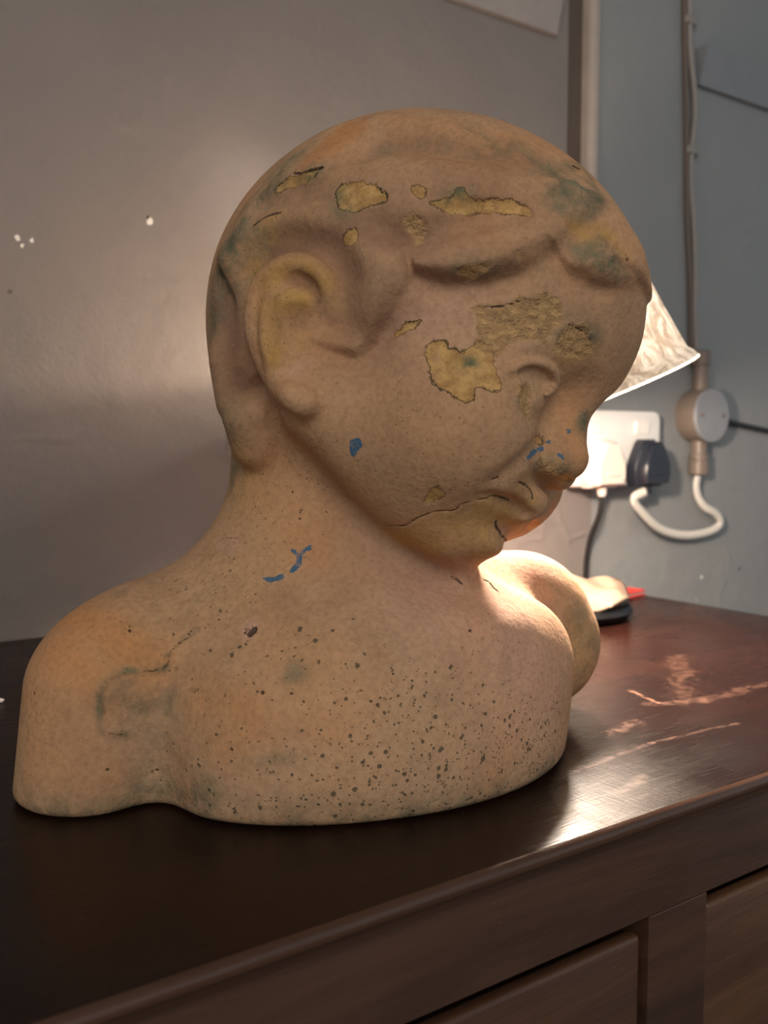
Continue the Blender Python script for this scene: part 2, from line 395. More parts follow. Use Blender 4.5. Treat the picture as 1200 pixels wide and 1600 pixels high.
# white flex from the conduit to the black plug, black flex down behind the sideboard
q = [(sx1-0.0345, WALL-0.034, 0.894)]+[tuple(on_wall(x, y, o)) for x, y, o in ((990, 780, .030), (1012, 810, .024), (1035, 828, .018), (1065, 836, .014), (1095, 834, .012), (1118, 826, .012), (1126, 815, .013), (1118, 802, .014), (1102, 792, .014), (1092, 778, .013), (1088, 760, .0125))]+[(jc[0], WALL-0.0125, zu-0.071)]
tag(bm_obj('white_flex', sweep(crom(q), 0.0030, 0.0052, n=12, side=(0, 1, 0)), plain('white_flex_plastic', lin(226, 220, 210), 0.45, var=0.04), smoothed='all'), 'white flat flex looping from the conduit stub to the black plug', 'cable')
px_ = sx0+0.0370
q = [(px_, WALL-0.034, 0.891), (px_+0.001, WALL-0.030, 0.87), (px_+0.004, WALL-0.012, 0.83), (px_+0.007, WALL-0.006, 0.76), (px_+0.008, WALL-0.006, 0.5), (px_+0.006, WALL-0.008, 0.02)]
tag(bm_obj('black_flex', sweep(crom(q), 0.0030, n=10), dk, smoothed='all'), 'thin black flex hanging from the white plug behind the sideboard', 'cable')
# ------------------------------------------------------------------ lamp
M_cream = plain('cream_glaze', lin(122, 106, 93), 0.4, 0.4, var=0.06)
M_blk = plain('black_base', lin(16, 16, 17), 0.4, 0.4)
M_brass = plain('dull_brass', lin(120, 96, 62), 0.35, 0.5)
LD = 0.665                                      # how far the lamp stands from the lens
RIMC = P(806, 660, LD)
LB = np.array([RIMC[0]-0.005, RIMC[1]+0.035, TOP])             # foot of the lamp
lampE = empty('table_lamp', tuple(LB), 'lit table lamp with a tilted pearly shade behind the head', 'lamp')
bm_obj('foot', lathe([(0.034, 0.0005), (0.042, 0.002), (0.043, 0.006), (0.036, 0.014), (0.012, 0.022), (0.008, 0.03)], Matrix.Translation(Vector(LB)), 48), M_brass, lampE, smoothed=True)
# a cream scalloped ornament with a black underside
OB = np.array([0.566, 0.556, TOP])
orn = empty('scalloped_ornament', tuple(OB), 'cream scalloped ornament with a black underside beyond the far shoulder', 'ornament')
bm_obj('foot', lathe([(0.045, 0.0005), (0.056, 0.002), (0.0600, 0.007), (0.057, 0.012), (0.03, 0.015)], Matrix.Translation(Vector(OB)), 56), M_blk, orn, smoothed=True)
bm = bmesh.new(); n = 128; rings = []
for j, t in enumerate(np.linspace(0, 1, 17)):
    ring = []
    for i in range(n):
        a = 2*math.pi*i/n
        wav = math.sin(5*a+1.9)*0.7+math.sin(3*a+2.6)*0.4
        r = 0.004+0.056*t**0.8+(0.004*wav)*t**2
        z = 0.020*(1-t)**1.3+0.0165+0.0080*wav*t**2.0+(0.006*math.exp(-((t-0.75)/0.18)**2))
        ring.append(bm.verts.new((OB[0]+r*math.cos(a), OB[1]+r*math.sin(a), OB[2]+z)))
    rings.append(ring)
inner = []
for i in range(n):
    a = 2*math.pi*i/n; v = rings[-1][i].co
    inner.append(bm.verts.new((v.x-0.003*math.cos(a), v.y-0.003*math.sin(a), v.z+0.0022)))
rings.append(inner)
for a_, b_ in zip(rings[:-1], rings[1:]):
    for i in range(n): bm.faces.new((a_[i], a_[(i+1)%n], b_[(i+1)%n], b_[i]))
bm.faces.new(rings[0])
bm_obj('scalloped_shell', bm, M_cream, orn, smoothed='all')
# shade: its axis leans, the mouth turned down and to the right
tl = math.radians(21)
ax = UPV*math.cos(tl)-RGT*math.sin(tl)+FWD*0.0; ax = ax-FWD*0.10; ax /= np.linalg.norm(ax)            # from the mouth up to the crown
Mx = frame_to(RIMC, ax)
bm_obj('stem', sweep(crom([LB+np.array([0, 0, 0.02]), LB+np.array([0, 0, 0.08]), LB+np.array([-0.004, -0.006, 0.14]), RIMC+ax*0.055]), 0.005, n=14), M_brass, lampE, smoothed='all')
m = NT('pearly_shade'); v = m.coord()
cr = m.noise(v, 46, 6, 0.7, 1.5); cv = m.voro(v, 60)
nb = m.bump(m.math('ADD', cr, m.math('MULTIPLY', cv, 0.5)), 0.006, 0.8)
tr = m.n('BsdfTranslucent'); m.put(tr.inputs[0], m.mix(m.step(cr, 0.38, 0.62), lin(170, 150, 128), lin(255, 248, 236))); m.put(tr.inputs['Normal'], nb)
tp = m.n('BsdfTransparent'); tp.inputs[0].default_value = (1.0, 0.9, 0.78, 1)
m.set(Base_Color=m.mix(m.step(cr, 0.3, 0.7), lin(190, 172, 152), lin(236, 226, 210)), Roughness=0.25, Specular_IOR_Level=0.6, Normal=nb)
ms = m.n('MixShader'); ms.inputs[0].default_value = 0.019; m.put(ms.inputs[1], m.bsdf.outputs[0]); m.put(ms.inputs[2], tr.outputs[0])
ms2 = m.n('MixShader'); ms2.inputs[0].default_value = 0.0; m.put(ms2.inputs[1], ms.outputs[0]); m.put(ms2.inputs[2], tp.outputs[0])
m.put(m.out.inputs[0], ms2.outputs[0])
R0 = 0.194*LD; HS = 0.118*LD; R1 = R0-HS*math.tan(math.radians(10))
sp = [(R0+0.003, 0.0022), (R0+0.0008, 0.006)]+[(R0+(R1-R0)*(t**0.88), HS*t) for t in np.linspace(0.12, 1, 12)]
sp_in = [(r-0.0012, z) for r, z in reversed(sp)]
sh = bm_obj('shade', lathe(sp, Mx, 96, close=False), m.mat, lampE, smoothed='all')
g = NT('diffuser_gauze'); gt = g.n('BsdfTransparent'); gt.inputs[0].default_value = (1.0, 0.92, 0.82, 1)
gm = g.n('MixShader'); gm.inputs[0].default_value = 0.22
g.set(Base_Color=g.mix(g.noise(g.coord(), 80, 3), lin(196, 182, 164), lin(222, 210, 192)), Roughness=0.8)
g.put(gm.inputs[1], g.bsdf.outputs[0]); g.put(gm.inputs[2], gt.outputs[0]); g.put(g.out.inputs[0], gm.outputs[0])
bm_obj('added_diffuser', lathe([(R1-0.001, HS-0.001), (R1*0.6, HS+0.002), (0.006, HS+0.003)], Mx, 64, close=False), g.mat, lampE, smoothed='all')  # unseen diffuser, added to weaken the light leaving the crown
rm = NT('glowing_rim'); rt = rm.n('BsdfTranslucent'); rt.inputs[0].default_value = lin(252, 246, 232)
rm.set(Base_Color=lin(236, 228, 214), Roughness=0.4); rx = rm.n('MixShader'); rx.inputs[0].default_value = 0.10
rm.put(rx.inputs[1], rm.bsdf.outputs[0]); rm.put(rx.inputs[2], rt.outputs[0]); rm.put(rm.out.inputs[0], rx.outputs[0])
bm_obj('rim', lathe([(R0+0.0030, 0.0022), (R0+0.0034, 0.0014), (R0+0.0036, 0.0008)], Mx, 96, close=False), rm.mat, lampE, smoothed='all')
bl = NT('bulb_glow'); bl.set(Base_Color=(0.9, 0.9, 0.9, 1), Roughness=0.1, Emission_Color=(1.0, 0.80, 0.58, 1), Emission_Strength=60.0)
bt = bl.n('BsdfTransparent'); bx = bl.n('MixShader'); bx.inputs[0].default_value = 0.88          # clear glass
bl.put(bx.inputs[1], bl.bsdf.outputs[0]); bl.put(bx.inputs[2], bt.outputs[0]); bl.put(bl.out.inputs[0], bx.outputs[0])
for c_, pw, nm, ss in ((RIMC+ax*0.043+RGT*0.045-FWD*0.045, 14.0, 'lamp_light', 0.014), (RIMC+ax*0.064-RGT*0.045+FWD*0.050, 4.2, 'lamp_light', 0.014)):  # second bulb is added, unseen, to brighten the wall behind the head
    fr = frame_to(c_, ax)
    b_ = bm_obj('bulb', lathe([(0.001, -0.0200), (0.009, -0.0185), (0.016, -0.013), (0.0185, -0.004), (0.016, 0.006), (0.010, 0.013), (0.009, 0.016)], fr, 24), bl.mat, lampE, smoothed='all')
    bm_obj('socket', lathe([(0.0095, 0.014), (0.010, 0.015), (0.010, 0.017), (0.004, 0.018)], fr, 20), M_brass, lampE, smoothed=True)
    L = bpy.data.lights.new(nm, 'POINT'); L.energy = pw; L.color = (1.0, 0.83, 0.68); L.shadow_soft_size = ss
    lo_ = link(bpy.data.objects.new(nm, L)); lo_.location = c_-ax*0.004

# ------------------------------------------------------------------ small things on the top
c0 = onplane(1006, 931, 2, TOP); 
M_red = plain('red_cover', lin(176, 44, 40), 0.45, var=0.08)
rb = empty('red_booklet', (c0[0]-0.07, c0[1]+0.05, TOP), 'flat red booklet at the back corner of the sideboard', 'book')
R_ = Matrix.Rotation(math.radians(8), 4, 'Z')
def rbox(lo, hi, bev):
    b = box(lo, hi, bev); bmesh.ops.transform(b, matrix=Matrix.Translation(Vector((c0[0]+0.004, c0[1]+0.012, TOP)))@R_, verts=b.verts); return b
bm_obj('cover', rbox((-0.14, -0.01, 0.0), (0.0, 0.095, 0.0012), 0.0004), M_red, rb)
bm_obj('pages', rbox((-0.138, -0.008, 0.0012), (-0.002, 0.093, 0.0042), 0.0), plain('paper', lin(225, 215, 196), 0.8), rb)
bm_obj('cover', rbox((-0.14, -0.01, 0.0042), (0.0, 0.095, 0.0054), 0.0004), M_red, rb)
c1 = onplane(-4, 1098, 2, TOP)
b = bmesh.new(); bmesh.ops.create_icosphere(b, subdivisions=2, radius=0.0026)
for v_ in b.verts: v_.co = Vector((v_.co.x*1.6, v_.co.y, v_.co.z*0.5+0.0011))*(1+0.12*math.sin(v_.co.x*2300)+0.1*math.sin(v_.co.y*1900)); 
for v_ in b.verts: v_.co += Vector(c1)
tag(bm_obj('plaster_crumb', b, plain('white_crumb', lin(232, 230, 224), 0.8), smoothed='all', loc=tuple(c1)), 'tiny white crumb on the sideboard at the far left', 'crumb')
# ------------------------------------------------------------------ bust: a field of distances, sculpted, then meshed
VOX = 0.001
f32 = np.float32
def vec(*a): return np.array(a, dtype=np.float64)

class Field:
    def __init__(s): s.ops = []
    def __call__(s, X):
        d = np.full(len(X), 1.0, f32)
        for fn, mode, k, lo, hi in s.ops:
            if lo is None: idx = slice(None)
            else:
                m = (X[:,0] > lo[0]) & (X[:,0] < hi[0]) & (X[:,1] > lo[1]) & (X[:,1] < hi[1]) & (X[:,2] > lo[2]) & (X[:,2] < hi[2])
                idx = np.nonzero(m)[0]
                if not len(idx): continue
            v = fn(X[idx]); a = d[idx]
            if mode == 'U':
                if k > 0:
                    h = np.clip(0.5+0.5*(v-a)/k, 0, 1); r = v+(a-v)*h-k*h*(1-h)
                else: r = np.minimum(a, v)
            elif mode == 'S':
                h = np.clip(0.5-0.5*(v+a)/k, 0, 1); r = a+(-v-a)*h+k*h*(1-h)
            elif mode == 'I':
                h = np.clip(0.5+0.5*(v-a)/k, 0, 1); r = a+(v-a)*h+k*h*(1-h)
            else: r = a-v                       # 'D': push the surface out by v
            d[idx] = r
        return d
    def trace(s, pix):
        """where the lines of sight through these pixels meet the surface"""
        pix = np.asarray(pix, float)
        R = FWD[None]+(pix[:,:1]-600)/FPX*RGT[None]-(pix[:,1:2]-800)/FPX*UPV[None]
        R /= np.linalg.norm(R, axis=1)[:,None]
        t = np.full(len(pix), 0.2); best = np.full(len(pix), 9.0); tb = t.copy()
        for i in range(90):
            d = s((EYEP+R*t[:,None]).astype(f32)).astype(float)
            hit = d < best; best = np.where(hit, d, best); tb = np.where(hit, t, tb)
            t = t+np.where(best < 0.0002, 0, np.clip(d, -0.01, 0.05)*0.75)
            if t.max() > 1.2: t = np.minimum(t, 1.2)
        return EYEP+R*tb[:,None]

B = Field()
def ell(c, r, ax=None):
    c = np.asarray(c, f32); r = np.asarray(r, f32)
    A = None if ax is None else np.asarray(ax, f32)      # rows: the axes
    def fn(X):
        q = X-c
        if A is not None: q = q@A.T
        a = q/r; k0 = np.sqrt((a*a).sum(1))+1e-9; b = a/r; k1 = np.sqrt((b*b).sum(1))+1e-9
        return k0*(k0-1)/k1
    return fn
def seg_dist(X, pts, val=None):
    best = np.full(len(X), 1e9, f32); out = np.zeros(len(X), f32)
    pts = np.asarray(pts, f32)
    for i in range(len(pts)-1):
        a = pts[i]; ab = pts[i+1]-a; L = float((ab*ab).sum())+1e-12
        t = np.clip(((X-a)@ab)/L, 0, 1)
        q = X-a-t[:,None]*ab; dd = (q*q).sum(1)
        m = dd < best; best = np.where(m, dd, best)
        if val is not None: out = np.where(m, val[i]+(val[i+1]-val[i])*t, out)
    return np.sqrt(best), out
def tube(pts, rad):
    rad = np.asarray(rad if np.ndim(rad) else [rad]*len(pts), f32)
    def fn(X):
        best = np.full(len(X), 1e9, f32); P_ = np.asarray(pts, f32)
        for i in range(len(P_)-1):
            a = P_[i]; ab = P_[i+1]-a; L = float((ab*ab).sum())+1e-12
            t = np.clip(((X-a)@ab)/L, 0, 1); q = X-a-t[:,None]*ab
            best = np.minimum(best, np.sqrt((q*q).sum(1))-(rad[i]+(rad[i+1]-rad[i])*t))
        return best
    return fn
def smooth(pts, n=4):
    """Catmull-Rom through the points"""
    p = np.asarray(pts, float)
    if len(p) < 3: return p
    q = np.vstack([2*p[0]-p[1], p, 2*p[-1]-p[-2]]); out = []
    for i in range(1, len(q)-2):
        for j in range(n):
            t = j/n
            out.append(0.5*((2*q[i])+(-q[i-1]+q[i+1])*t+(2*q[i-1]-5*q[i]+4*q[i+1]-q[i+2])*t*t+(-q[i-1]+3*q[i]-3*q[i+1]+q[i+2])*t**3))
    out.append(p[-1]); return np.array(out)
def bound(pts, m):
    p = np.asarray(pts, float).reshape(-1, 3)
    return p.min(0)-m, p.max(0)+m
def U(fn, k=0.01, bb=None): B.ops.append((fn, 'U', k)+(bb or (None, None)))
def S(fn, k=0.01, bb=None): B.ops.append((fn, 'S', k)+(bb or (None, None)))
def brush(pts, amp, s, taper=True):
    """a stroke of clay (amp > 0) or of the gouge (amp < 0) along points lying on the surface"""
    pts = np.asarray(pts, float); n = len(pts)
    amp = np.asarray(amp if np.ndim(amp) else [amp]*n, float)
    if len(amp) != n: amp = np.interp(np.linspace(0, 1, n), np.linspace(0, 1, len(amp)), amp)
    def fn(X):
        if n == 1:
            q = X-pts[0].astype(f32); return f32(amp[0])*np.exp(-(q*q).sum(1)/f32(s*s))
        dd, v = seg_dist(X, pts, amp.astype(f32))
        return v*np.exp(-(dd/f32(s))**2)
    lo, hi = bound(pts, 2.5*s)
    B.ops.append((fn, 'D', 0, lo, hi))

# ---- the trunk: shoulders, chest, arm stumps, neck
def camdir(u, v, w): return RGT*u+FWD*v+UPV*w
Zt = TOP
def flat(u, v, z):          # u to the right, v away from the lens along the ground, z above the top
    fh = np.array([math.sin(YAW), math.cos(YAW), 0.0])
    return np.array([0, 0, TOP+z])+RGT*u+fh*v
fh = np.array([math.sin(YAW), math.cos(YAW), 0.0]); Zv = np.array([0, 0, 1.0])
ta = math.radians(24)
Tl = RGT*math.cos(ta)+fh*math.sin(ta)        # towards the child's left shoulder
Tf = RGT*math.sin(ta)-fh*math.cos(ta)        # where the chest faces
TAX = np.array([Tl, Tf, Zv])
#TRUNK
U(ell(flat(-0.014, 0.428, 0.018), (0.106, 0.086, 0.084), TAX), 0.0)
U(ell(flat(-0.040, 0.405, 0.000), (0.060, 0.056, 0.050), TAX), 0.02)
U(ell(flat(0.034, 0.424, 0.046), (0.056, 0.044, 0.038), TAX), 0.015)
U(ell(flat(-0.02, 0.47, 0.03), (0.10, 0.045, 0.068), TAX), 0.02)
U(tube([flat(-0.118, 0.384, 0.042), flat(-0.122, 0.380, 0.002)], [0.0335, 0.033]), 0.018)
U(tube([flat(0.076, 0.497, 0.048), flat(0.081, 0.496, 0.039)], [0.037, 0.0365]), 0.007)
U(tube([flat(-0.025, 0.45, 0.087), flat(-0.10, 0.405, 0.058)], [0.032, 0.027]), 0.03)
U(tube([flat(0.0, 0.45, 0.075), flat(0.07, 0.490, 0.055)], [0.030, 0.030]), 0.015)
HC = P(682, 459, 0.43)
pa, pp, pr = math.radians(27), math.radians(20), math.radians(14)
_f = np.array([math.cos(pp)*math.cos(pa), -math.cos(pp)*math.sin(pa), -math.sin(pp)])
_l0 = np.array([math.sin(pa), math.cos(pa), 0]); _h0 = np.cross(_f, _l0)
_l = _l0*math.cos(pr)-_h0*math.sin(pr); _h = _h0*math.cos(pr)+_l0*math.sin(pr)
Hf, Hl, Hh = camdir(*_f), camdir(*_l), camdir(*_h)
HAX = np.array([Hf, Hl, Hh])
def hl(x, y, z): return HC+Hf*x+Hl*y+Hh*z
def loc(p): return (np.asarray(p)-HC)@HAX.T
def mirror(p):
    q = loc(p); q = q.reshape(-1, 3)*np.array([1, -1, 1]); return HC+q@HAX
def mid(px, py):
    """the point of the head's own plane of symmetry seen at a pixel"""
    r = FWD+(px-600)/FPX*RGT-(py-800)/FPX*UPV
    return EYEP+r*(((HC-EYEP)@Hl)/(r@Hl))
U(tube([flat(-0.026, 0.447, 0.05), flat(-0.024, 0.447, 0.15)], [0.053, 0.049]), 0.03)
# head
U(ell(hl(-0.002, 0, -0.003), (0.0985, 0.0765, 0.0785), HAX), 0.03)
U(ell(hl(-0.046, 0, -0.030), (0.049, 0.055, 0.052), HAX), 0.03)
U(ell(hl(0.040, 0, -0.055), (0.0465, 0.055, 0.050), HAX), 0.02)
for s in (-1, 1):
    U(ell(hl(0.047, 0.0355*s, -0.066), (0.035, 0.031, 0.032), HAX), 0.015)
    U(tube([hl(0.0, 0.050*s, -0.075), hl(0.058, 0.014*s, -0.1000)], [0.018, 0.013]), 0.02)
U(ell(hl(0.066, 0, -0.0985), (0.0155, 0.018, 0.013), HAX), 0.012)
for s in (-1, 1):                      # eye sockets, eyeballs
    S(ell(hl(0.097, 0.035*s, -0.037), (0.0195, 0.021, 0.014), HAX), 0.018)
    S(ell(hl(0.0935, 0.0175*s, -0.0345), (0.0115, 0.0085, 0.0115), HAX), 0.008)
    U(ell(hl(0.0670, 0.0318*s, -0.0405), (0.0132, 0.0150, 0.0120), HAX), 0.005)
# nose, lips, chin
U(tube([hl(0.076, 0, -0.020), hl(0.0805, 0, -0.036), hl(0.0855, 0, -0.046), hl(0.0885, 0, -0.0535)], [0.006, 0.0066, 0.0082, 0.0096]), 0.006)
for s in (-1, 1): U(ell(hl(0.0835, 0.0105*s, -0.0575), (0.0085, 0.0065, 0.0065), HAX), 0.005)
def sag(px, py, y):
    """the point seen at a pixel that lies y off the head's plane of symmetry"""
    r = FWD+(px-600)/FPX*RGT-(py-800)/FPX*UPV
    return EYEP+r*(((HC+Hl*y-EYEP)@Hl)/(r@Hl))
for s in (-1, 1):
    brush([hl(.086, .045*s, -.018)], -.004, .018)
U(ell(hl(0.068, 0, -0.078), (0.012, 0.021, 0.014), HAX), 0.010)
S(ell(hl(0.0955, 0, -0.0702), (0.0140, 0.026, 0.0056), HAX), 0.0035, bound([hl(.09,0,-.07)], .04))
def both(pts): return [np.array(pts), mirror(pts)]
for q in both([sag(766,766,-.0195), sag(788,768,-.013), sag(812,775,-.006), mid(830,785)]): U(tube(smooth(q), np.linspace(.0035,.0055,13)), 0.006)
for q in both([sag(766,786,-.017), sag(786,795,-.008), mid(802,806)]): U(tube(smooth(q), np.linspace(.0035,.0062,9)), 0.004)
def stage(strokes, gain=1.0):
    """strokes: (pixels on the near side, amp, width, also on the far side) - all laid on the surface as it stands"""
    allp, cut = [], [0]
    for st in strokes:
        allp += list(st[0]); cut.append(len(allp))
    pts = B.trace(allp)
    for i, st in enumerate(strokes):
        q = pts[cut[i]:cut[i+1]]
        q = smooth(q, 4)
        brush(q, np.asarray(st[1])*gain, st[2])
        if len(st) > 3 and st[3]: brush(mirror(q), np.asarray(st[1])*gain, st[2])

# ---- hair: a cap that stands proud of the brow, then broad locks
hp = loc(B.trace([(560,560),(590,535),(604,505),(622,460),(640,408),(652,430),(700,441),(760,440),(815,424),(865,394),(890,425),(930,440),(970,434)]))[:, [0, 2]]
hp = np.vstack([hp, [[0.150, 0.030], [0.150, 0.16], [-0.16, 0.16], [-0.16, -0.09], [-0.05, -0.095], [-0.02, -0.06]]]).astype(f32)
def hair_cap(X):
    q = ((X-HC.astype(f32))@HAX.T.astype(f32)); a = q[:, [0, 2]].copy(); a[:,1] -= 1.6*np.clip(q[:,1]+0.002, 0, 0.05)
    d = np.full(len(a), 9.0, f32); ins = np.zeros(len(a), bool)
    for j in range(len(hp)):
        s0, s1 = hp[j], hp[(j+1)%len(hp)]; ab = s1-s0
        t = np.clip(((a-s0)@ab)/(ab@ab), 0, 1); d = np.minimum(d, np.sqrt((((a-s0)-t[:,None]*ab)**2).sum(1)))
        ins ^= ((s0[1] > a[:,1]) != (s1[1] > a[:,1])) & (a[:,0] < (s1[0]-s0[0])*(a[:,1]-s0[1])/(s1[1]-s0[1]+1e-12)+s0[0])
    sd = np.where(ins, d, -d)
    u = np.clip((sd+0.0012)/0.0038, 0, 1)
    return f32(0.0036)*u*u*(3-2*u)*(1-np.clip((q[:,1]+0.012)/0.026, 0, 1))
B.ops.append((hair_cap, 'D', 0)+bound([HC], 0.14))
stage([
 ([(606,450),(650,405),(710,396),(780,388),(840,372),(895,345)], [.002,.004,.005,.005,.005,.002], .012),
 ([(660,440),(700,446),(760,444),(815,428),(870,398)], [-.002,-.0025,-.0025,-.002,-.001], .006),
 ([(545,322),(580,352),(615,372),(660,376),(715,356),(790,338),(850,342)], [-.001,-.004,-.006,-.006,-.005,-.004,-.001], .0085),
 ([(590,318),(660,330),(720,322),(800,312)], [.001,.002,.002,.001], .010),
 ([(600,290),(700,280),(800,285),(860,300)], [.002,.003,.003,.002], .016),
 ([(530,255),(600,228),(680,232),(760,250),(830,262),(880,255)], [-.002,-.003,-.003,-.003,-.003,-.002], .007),
 ([(600,190),(660,200),(720,195)], [.002,.002,.002], .012),
 ([(735,200),(770,230),(800,262)], [-.002,-.003,-.002], .007),
 ([(900,320),(945,355),(972,398)], [.005,.006,.006], .013),
 ([(870,280),(900,300),(905,345),(880,385)], [-.002,-.003,-.003,-.003], .007),
 ([(890,436),(930,450),(972,444)], [-.002,-.003,-.002], .005),
 ([(930,430),(970,425)], [.003,.003], .007),
 ([(500,350),(545,345),(585,385),(608,425),(598,480)], [.002,.003,.004,.004,.003], .010),
 ([(644,412),(626,458),(606,508),(590,535)], [-.002,-.003,-.002,-.001], .005),
 ([(410,330),(470,305),(530,300)], [-.003,-.004,-.001], .007),
 ([(440,285),(500,265),(550,285)], [.002,.003,.001], .012),
 ([(360,400),(395,350),(440,335),(500,340)], [.003,.003,.003,.002], .012),
 ([(385,430),(410,395),(450,375),(510,380),(545,420)], [-.003,-.003,-.003,-.003,-.002], .007),
 ([(345,440),(352,470)], [-.003,-.003], .005),
], 1.45)

stage([
 ([(996,475),(994,505)], [.0030,.0025], .020),
 ([(700,1000),(760,990),(815,1000)], [.003,.0085,.005], .020),
 ([(715,905),(760,900),(800,905)], [-.003,-.007,-.004], .017),
])
# ---- eyes, mouth, nose
def lay(pix, out=0.0, n=4):
    q = B.trace(pix); return smooth(q, n)+(-FWD*0.5-Hl*0.5+Hf*0.5)*out
stage([
 ([(846,692),(822,716),(795,738),(768,754)], [-.0015,-.003,-.003,-.0015], .004, 1),
 ([(864,738)], [.0025], .006, 1),
 ([(872,618),(862,645),(854,672),(848,694)], [-.001,-.0025,-.003,-.002], .005, 1),

 ([(752,776),(770,776),(790,780),(806,790),(822,803)], [-.0015,-.0035,-.005,-.005,-.003], .0026, 1),
 ([(764,824),(782,828),(800,836)], [-.002,-.005,-.006], .005, 1),
 ([(786,770),(806,776),(826,788)], [.0015,.002,.0015], .005, 1),
 ([(860,545),(830,540),(790,548)], [.003,.003,.001], .010, 1),
 ([(850,702),(838,718),(835,738),(846,755)], [-.0008,-.0015,-.0015,-.001], .003, 1),
])
lid = lay([(799,577),(812,571),(832,568),(850,571),(862,580),(866,594),(860,607),(850,615)], 0.0002)
lid2 = lay([(806,583),(825,582),(843,588),(853,600),(849,611)], 0.0)
for q in (lid, mirror(lid)):
    U(tube(q, 0.0023), 0.0010, bound(q, 0.008))
for q in (lid2, mirror(lid2)): brush(q, [-.0006,-.0018,-.0022,-.0018,-.0006], .0024)
low = lay([(803,586),(812,600),(826,611),(842,616),(852,614)], 0.0)
for q in (low, mirror(low)): U(tube(q, 0.0012), 0.0016, bound(q, 0.008))
for q in both(B.trace([(834,598),(845,602)])): brush(q, -.0034, .0046)
# ---- ear
ear_o = [(523,486),(512,442),(491,420),(459,412),(428,426),(406,452),(400,486),(400,515),(408,542),(420,570),(438,596),(458,618),(474,628)]
q = B.trace(ear_o); out = -Hl*0.75-Hf*0.15-FWD*0.3
ray = (EYEP-q)/np.linalg.norm(EYEP-q, axis=1)[:,None]; lift = np.interp(np.arange(13), [0,1,3,6,9,12], [-.001,.002,.004,.006,.006,.002])
EARP = q+ray*lift[:,None]
c = B.trace([(462,515)])[0]
eaxis = np.array([RGT, FWD, UPV])
U(ell(c-FWD*0.001, (0.0150, 0.0085, 0.026), eaxis), 0.010, bound([c], 0.06))
e = smooth(EARP, 4)
U(tube(e, np.interp(np.linspace(0,1,len(e)), [0,.2,.5,.8,1], [.0030,.0040,.0045,.0055,.006])), 0.005, bound(e, 0.02))
stage([
 ([(442,444),(462,438),(482,446),(492,462)], [-.001,-.003,-.003,-.001], .003),
 ([(420,480),(418,510),(424,540)], [-.002,-.003,-.002], .004),
 ([(440,508),(458,500),(476,500)], [-.002,-.005,-.004], .006),
 ([(450,470),(478,470),(490,500)], [.002,.002,.001], .005),
])
# ---- curl behind the ear, over the nape
k = B.trace([(372,560),(386,620),(398,668)])+FWD*0.008
U(tube(k, [.013,.014,.013]), 0.012, bound(k, .05))
k = B.trace([(392,650),(402,690)])+FWD*0.007
U(tube(k, [.013,.012]), 0.004, bound(k, .05))
stage([
 ([(392,605),(396,640),(404,662),(416,668),(426,640)], [-.001,-.002,-.003,-.002,-.001], .004),
 ([(222,1080),(230,1140),(240,1200),(246,1250)], [-.001,-.003,-.005,-.006], .014),

 ([(360,480),(352,540),(362,590),(372,620)], [-.002,-.002,-.002,-.002], .006),
])
# ---- stand it on the sideboard
B.ops.append((lambda X: f32(TOP)-X[:,2], 'I', 0.005, None, None))

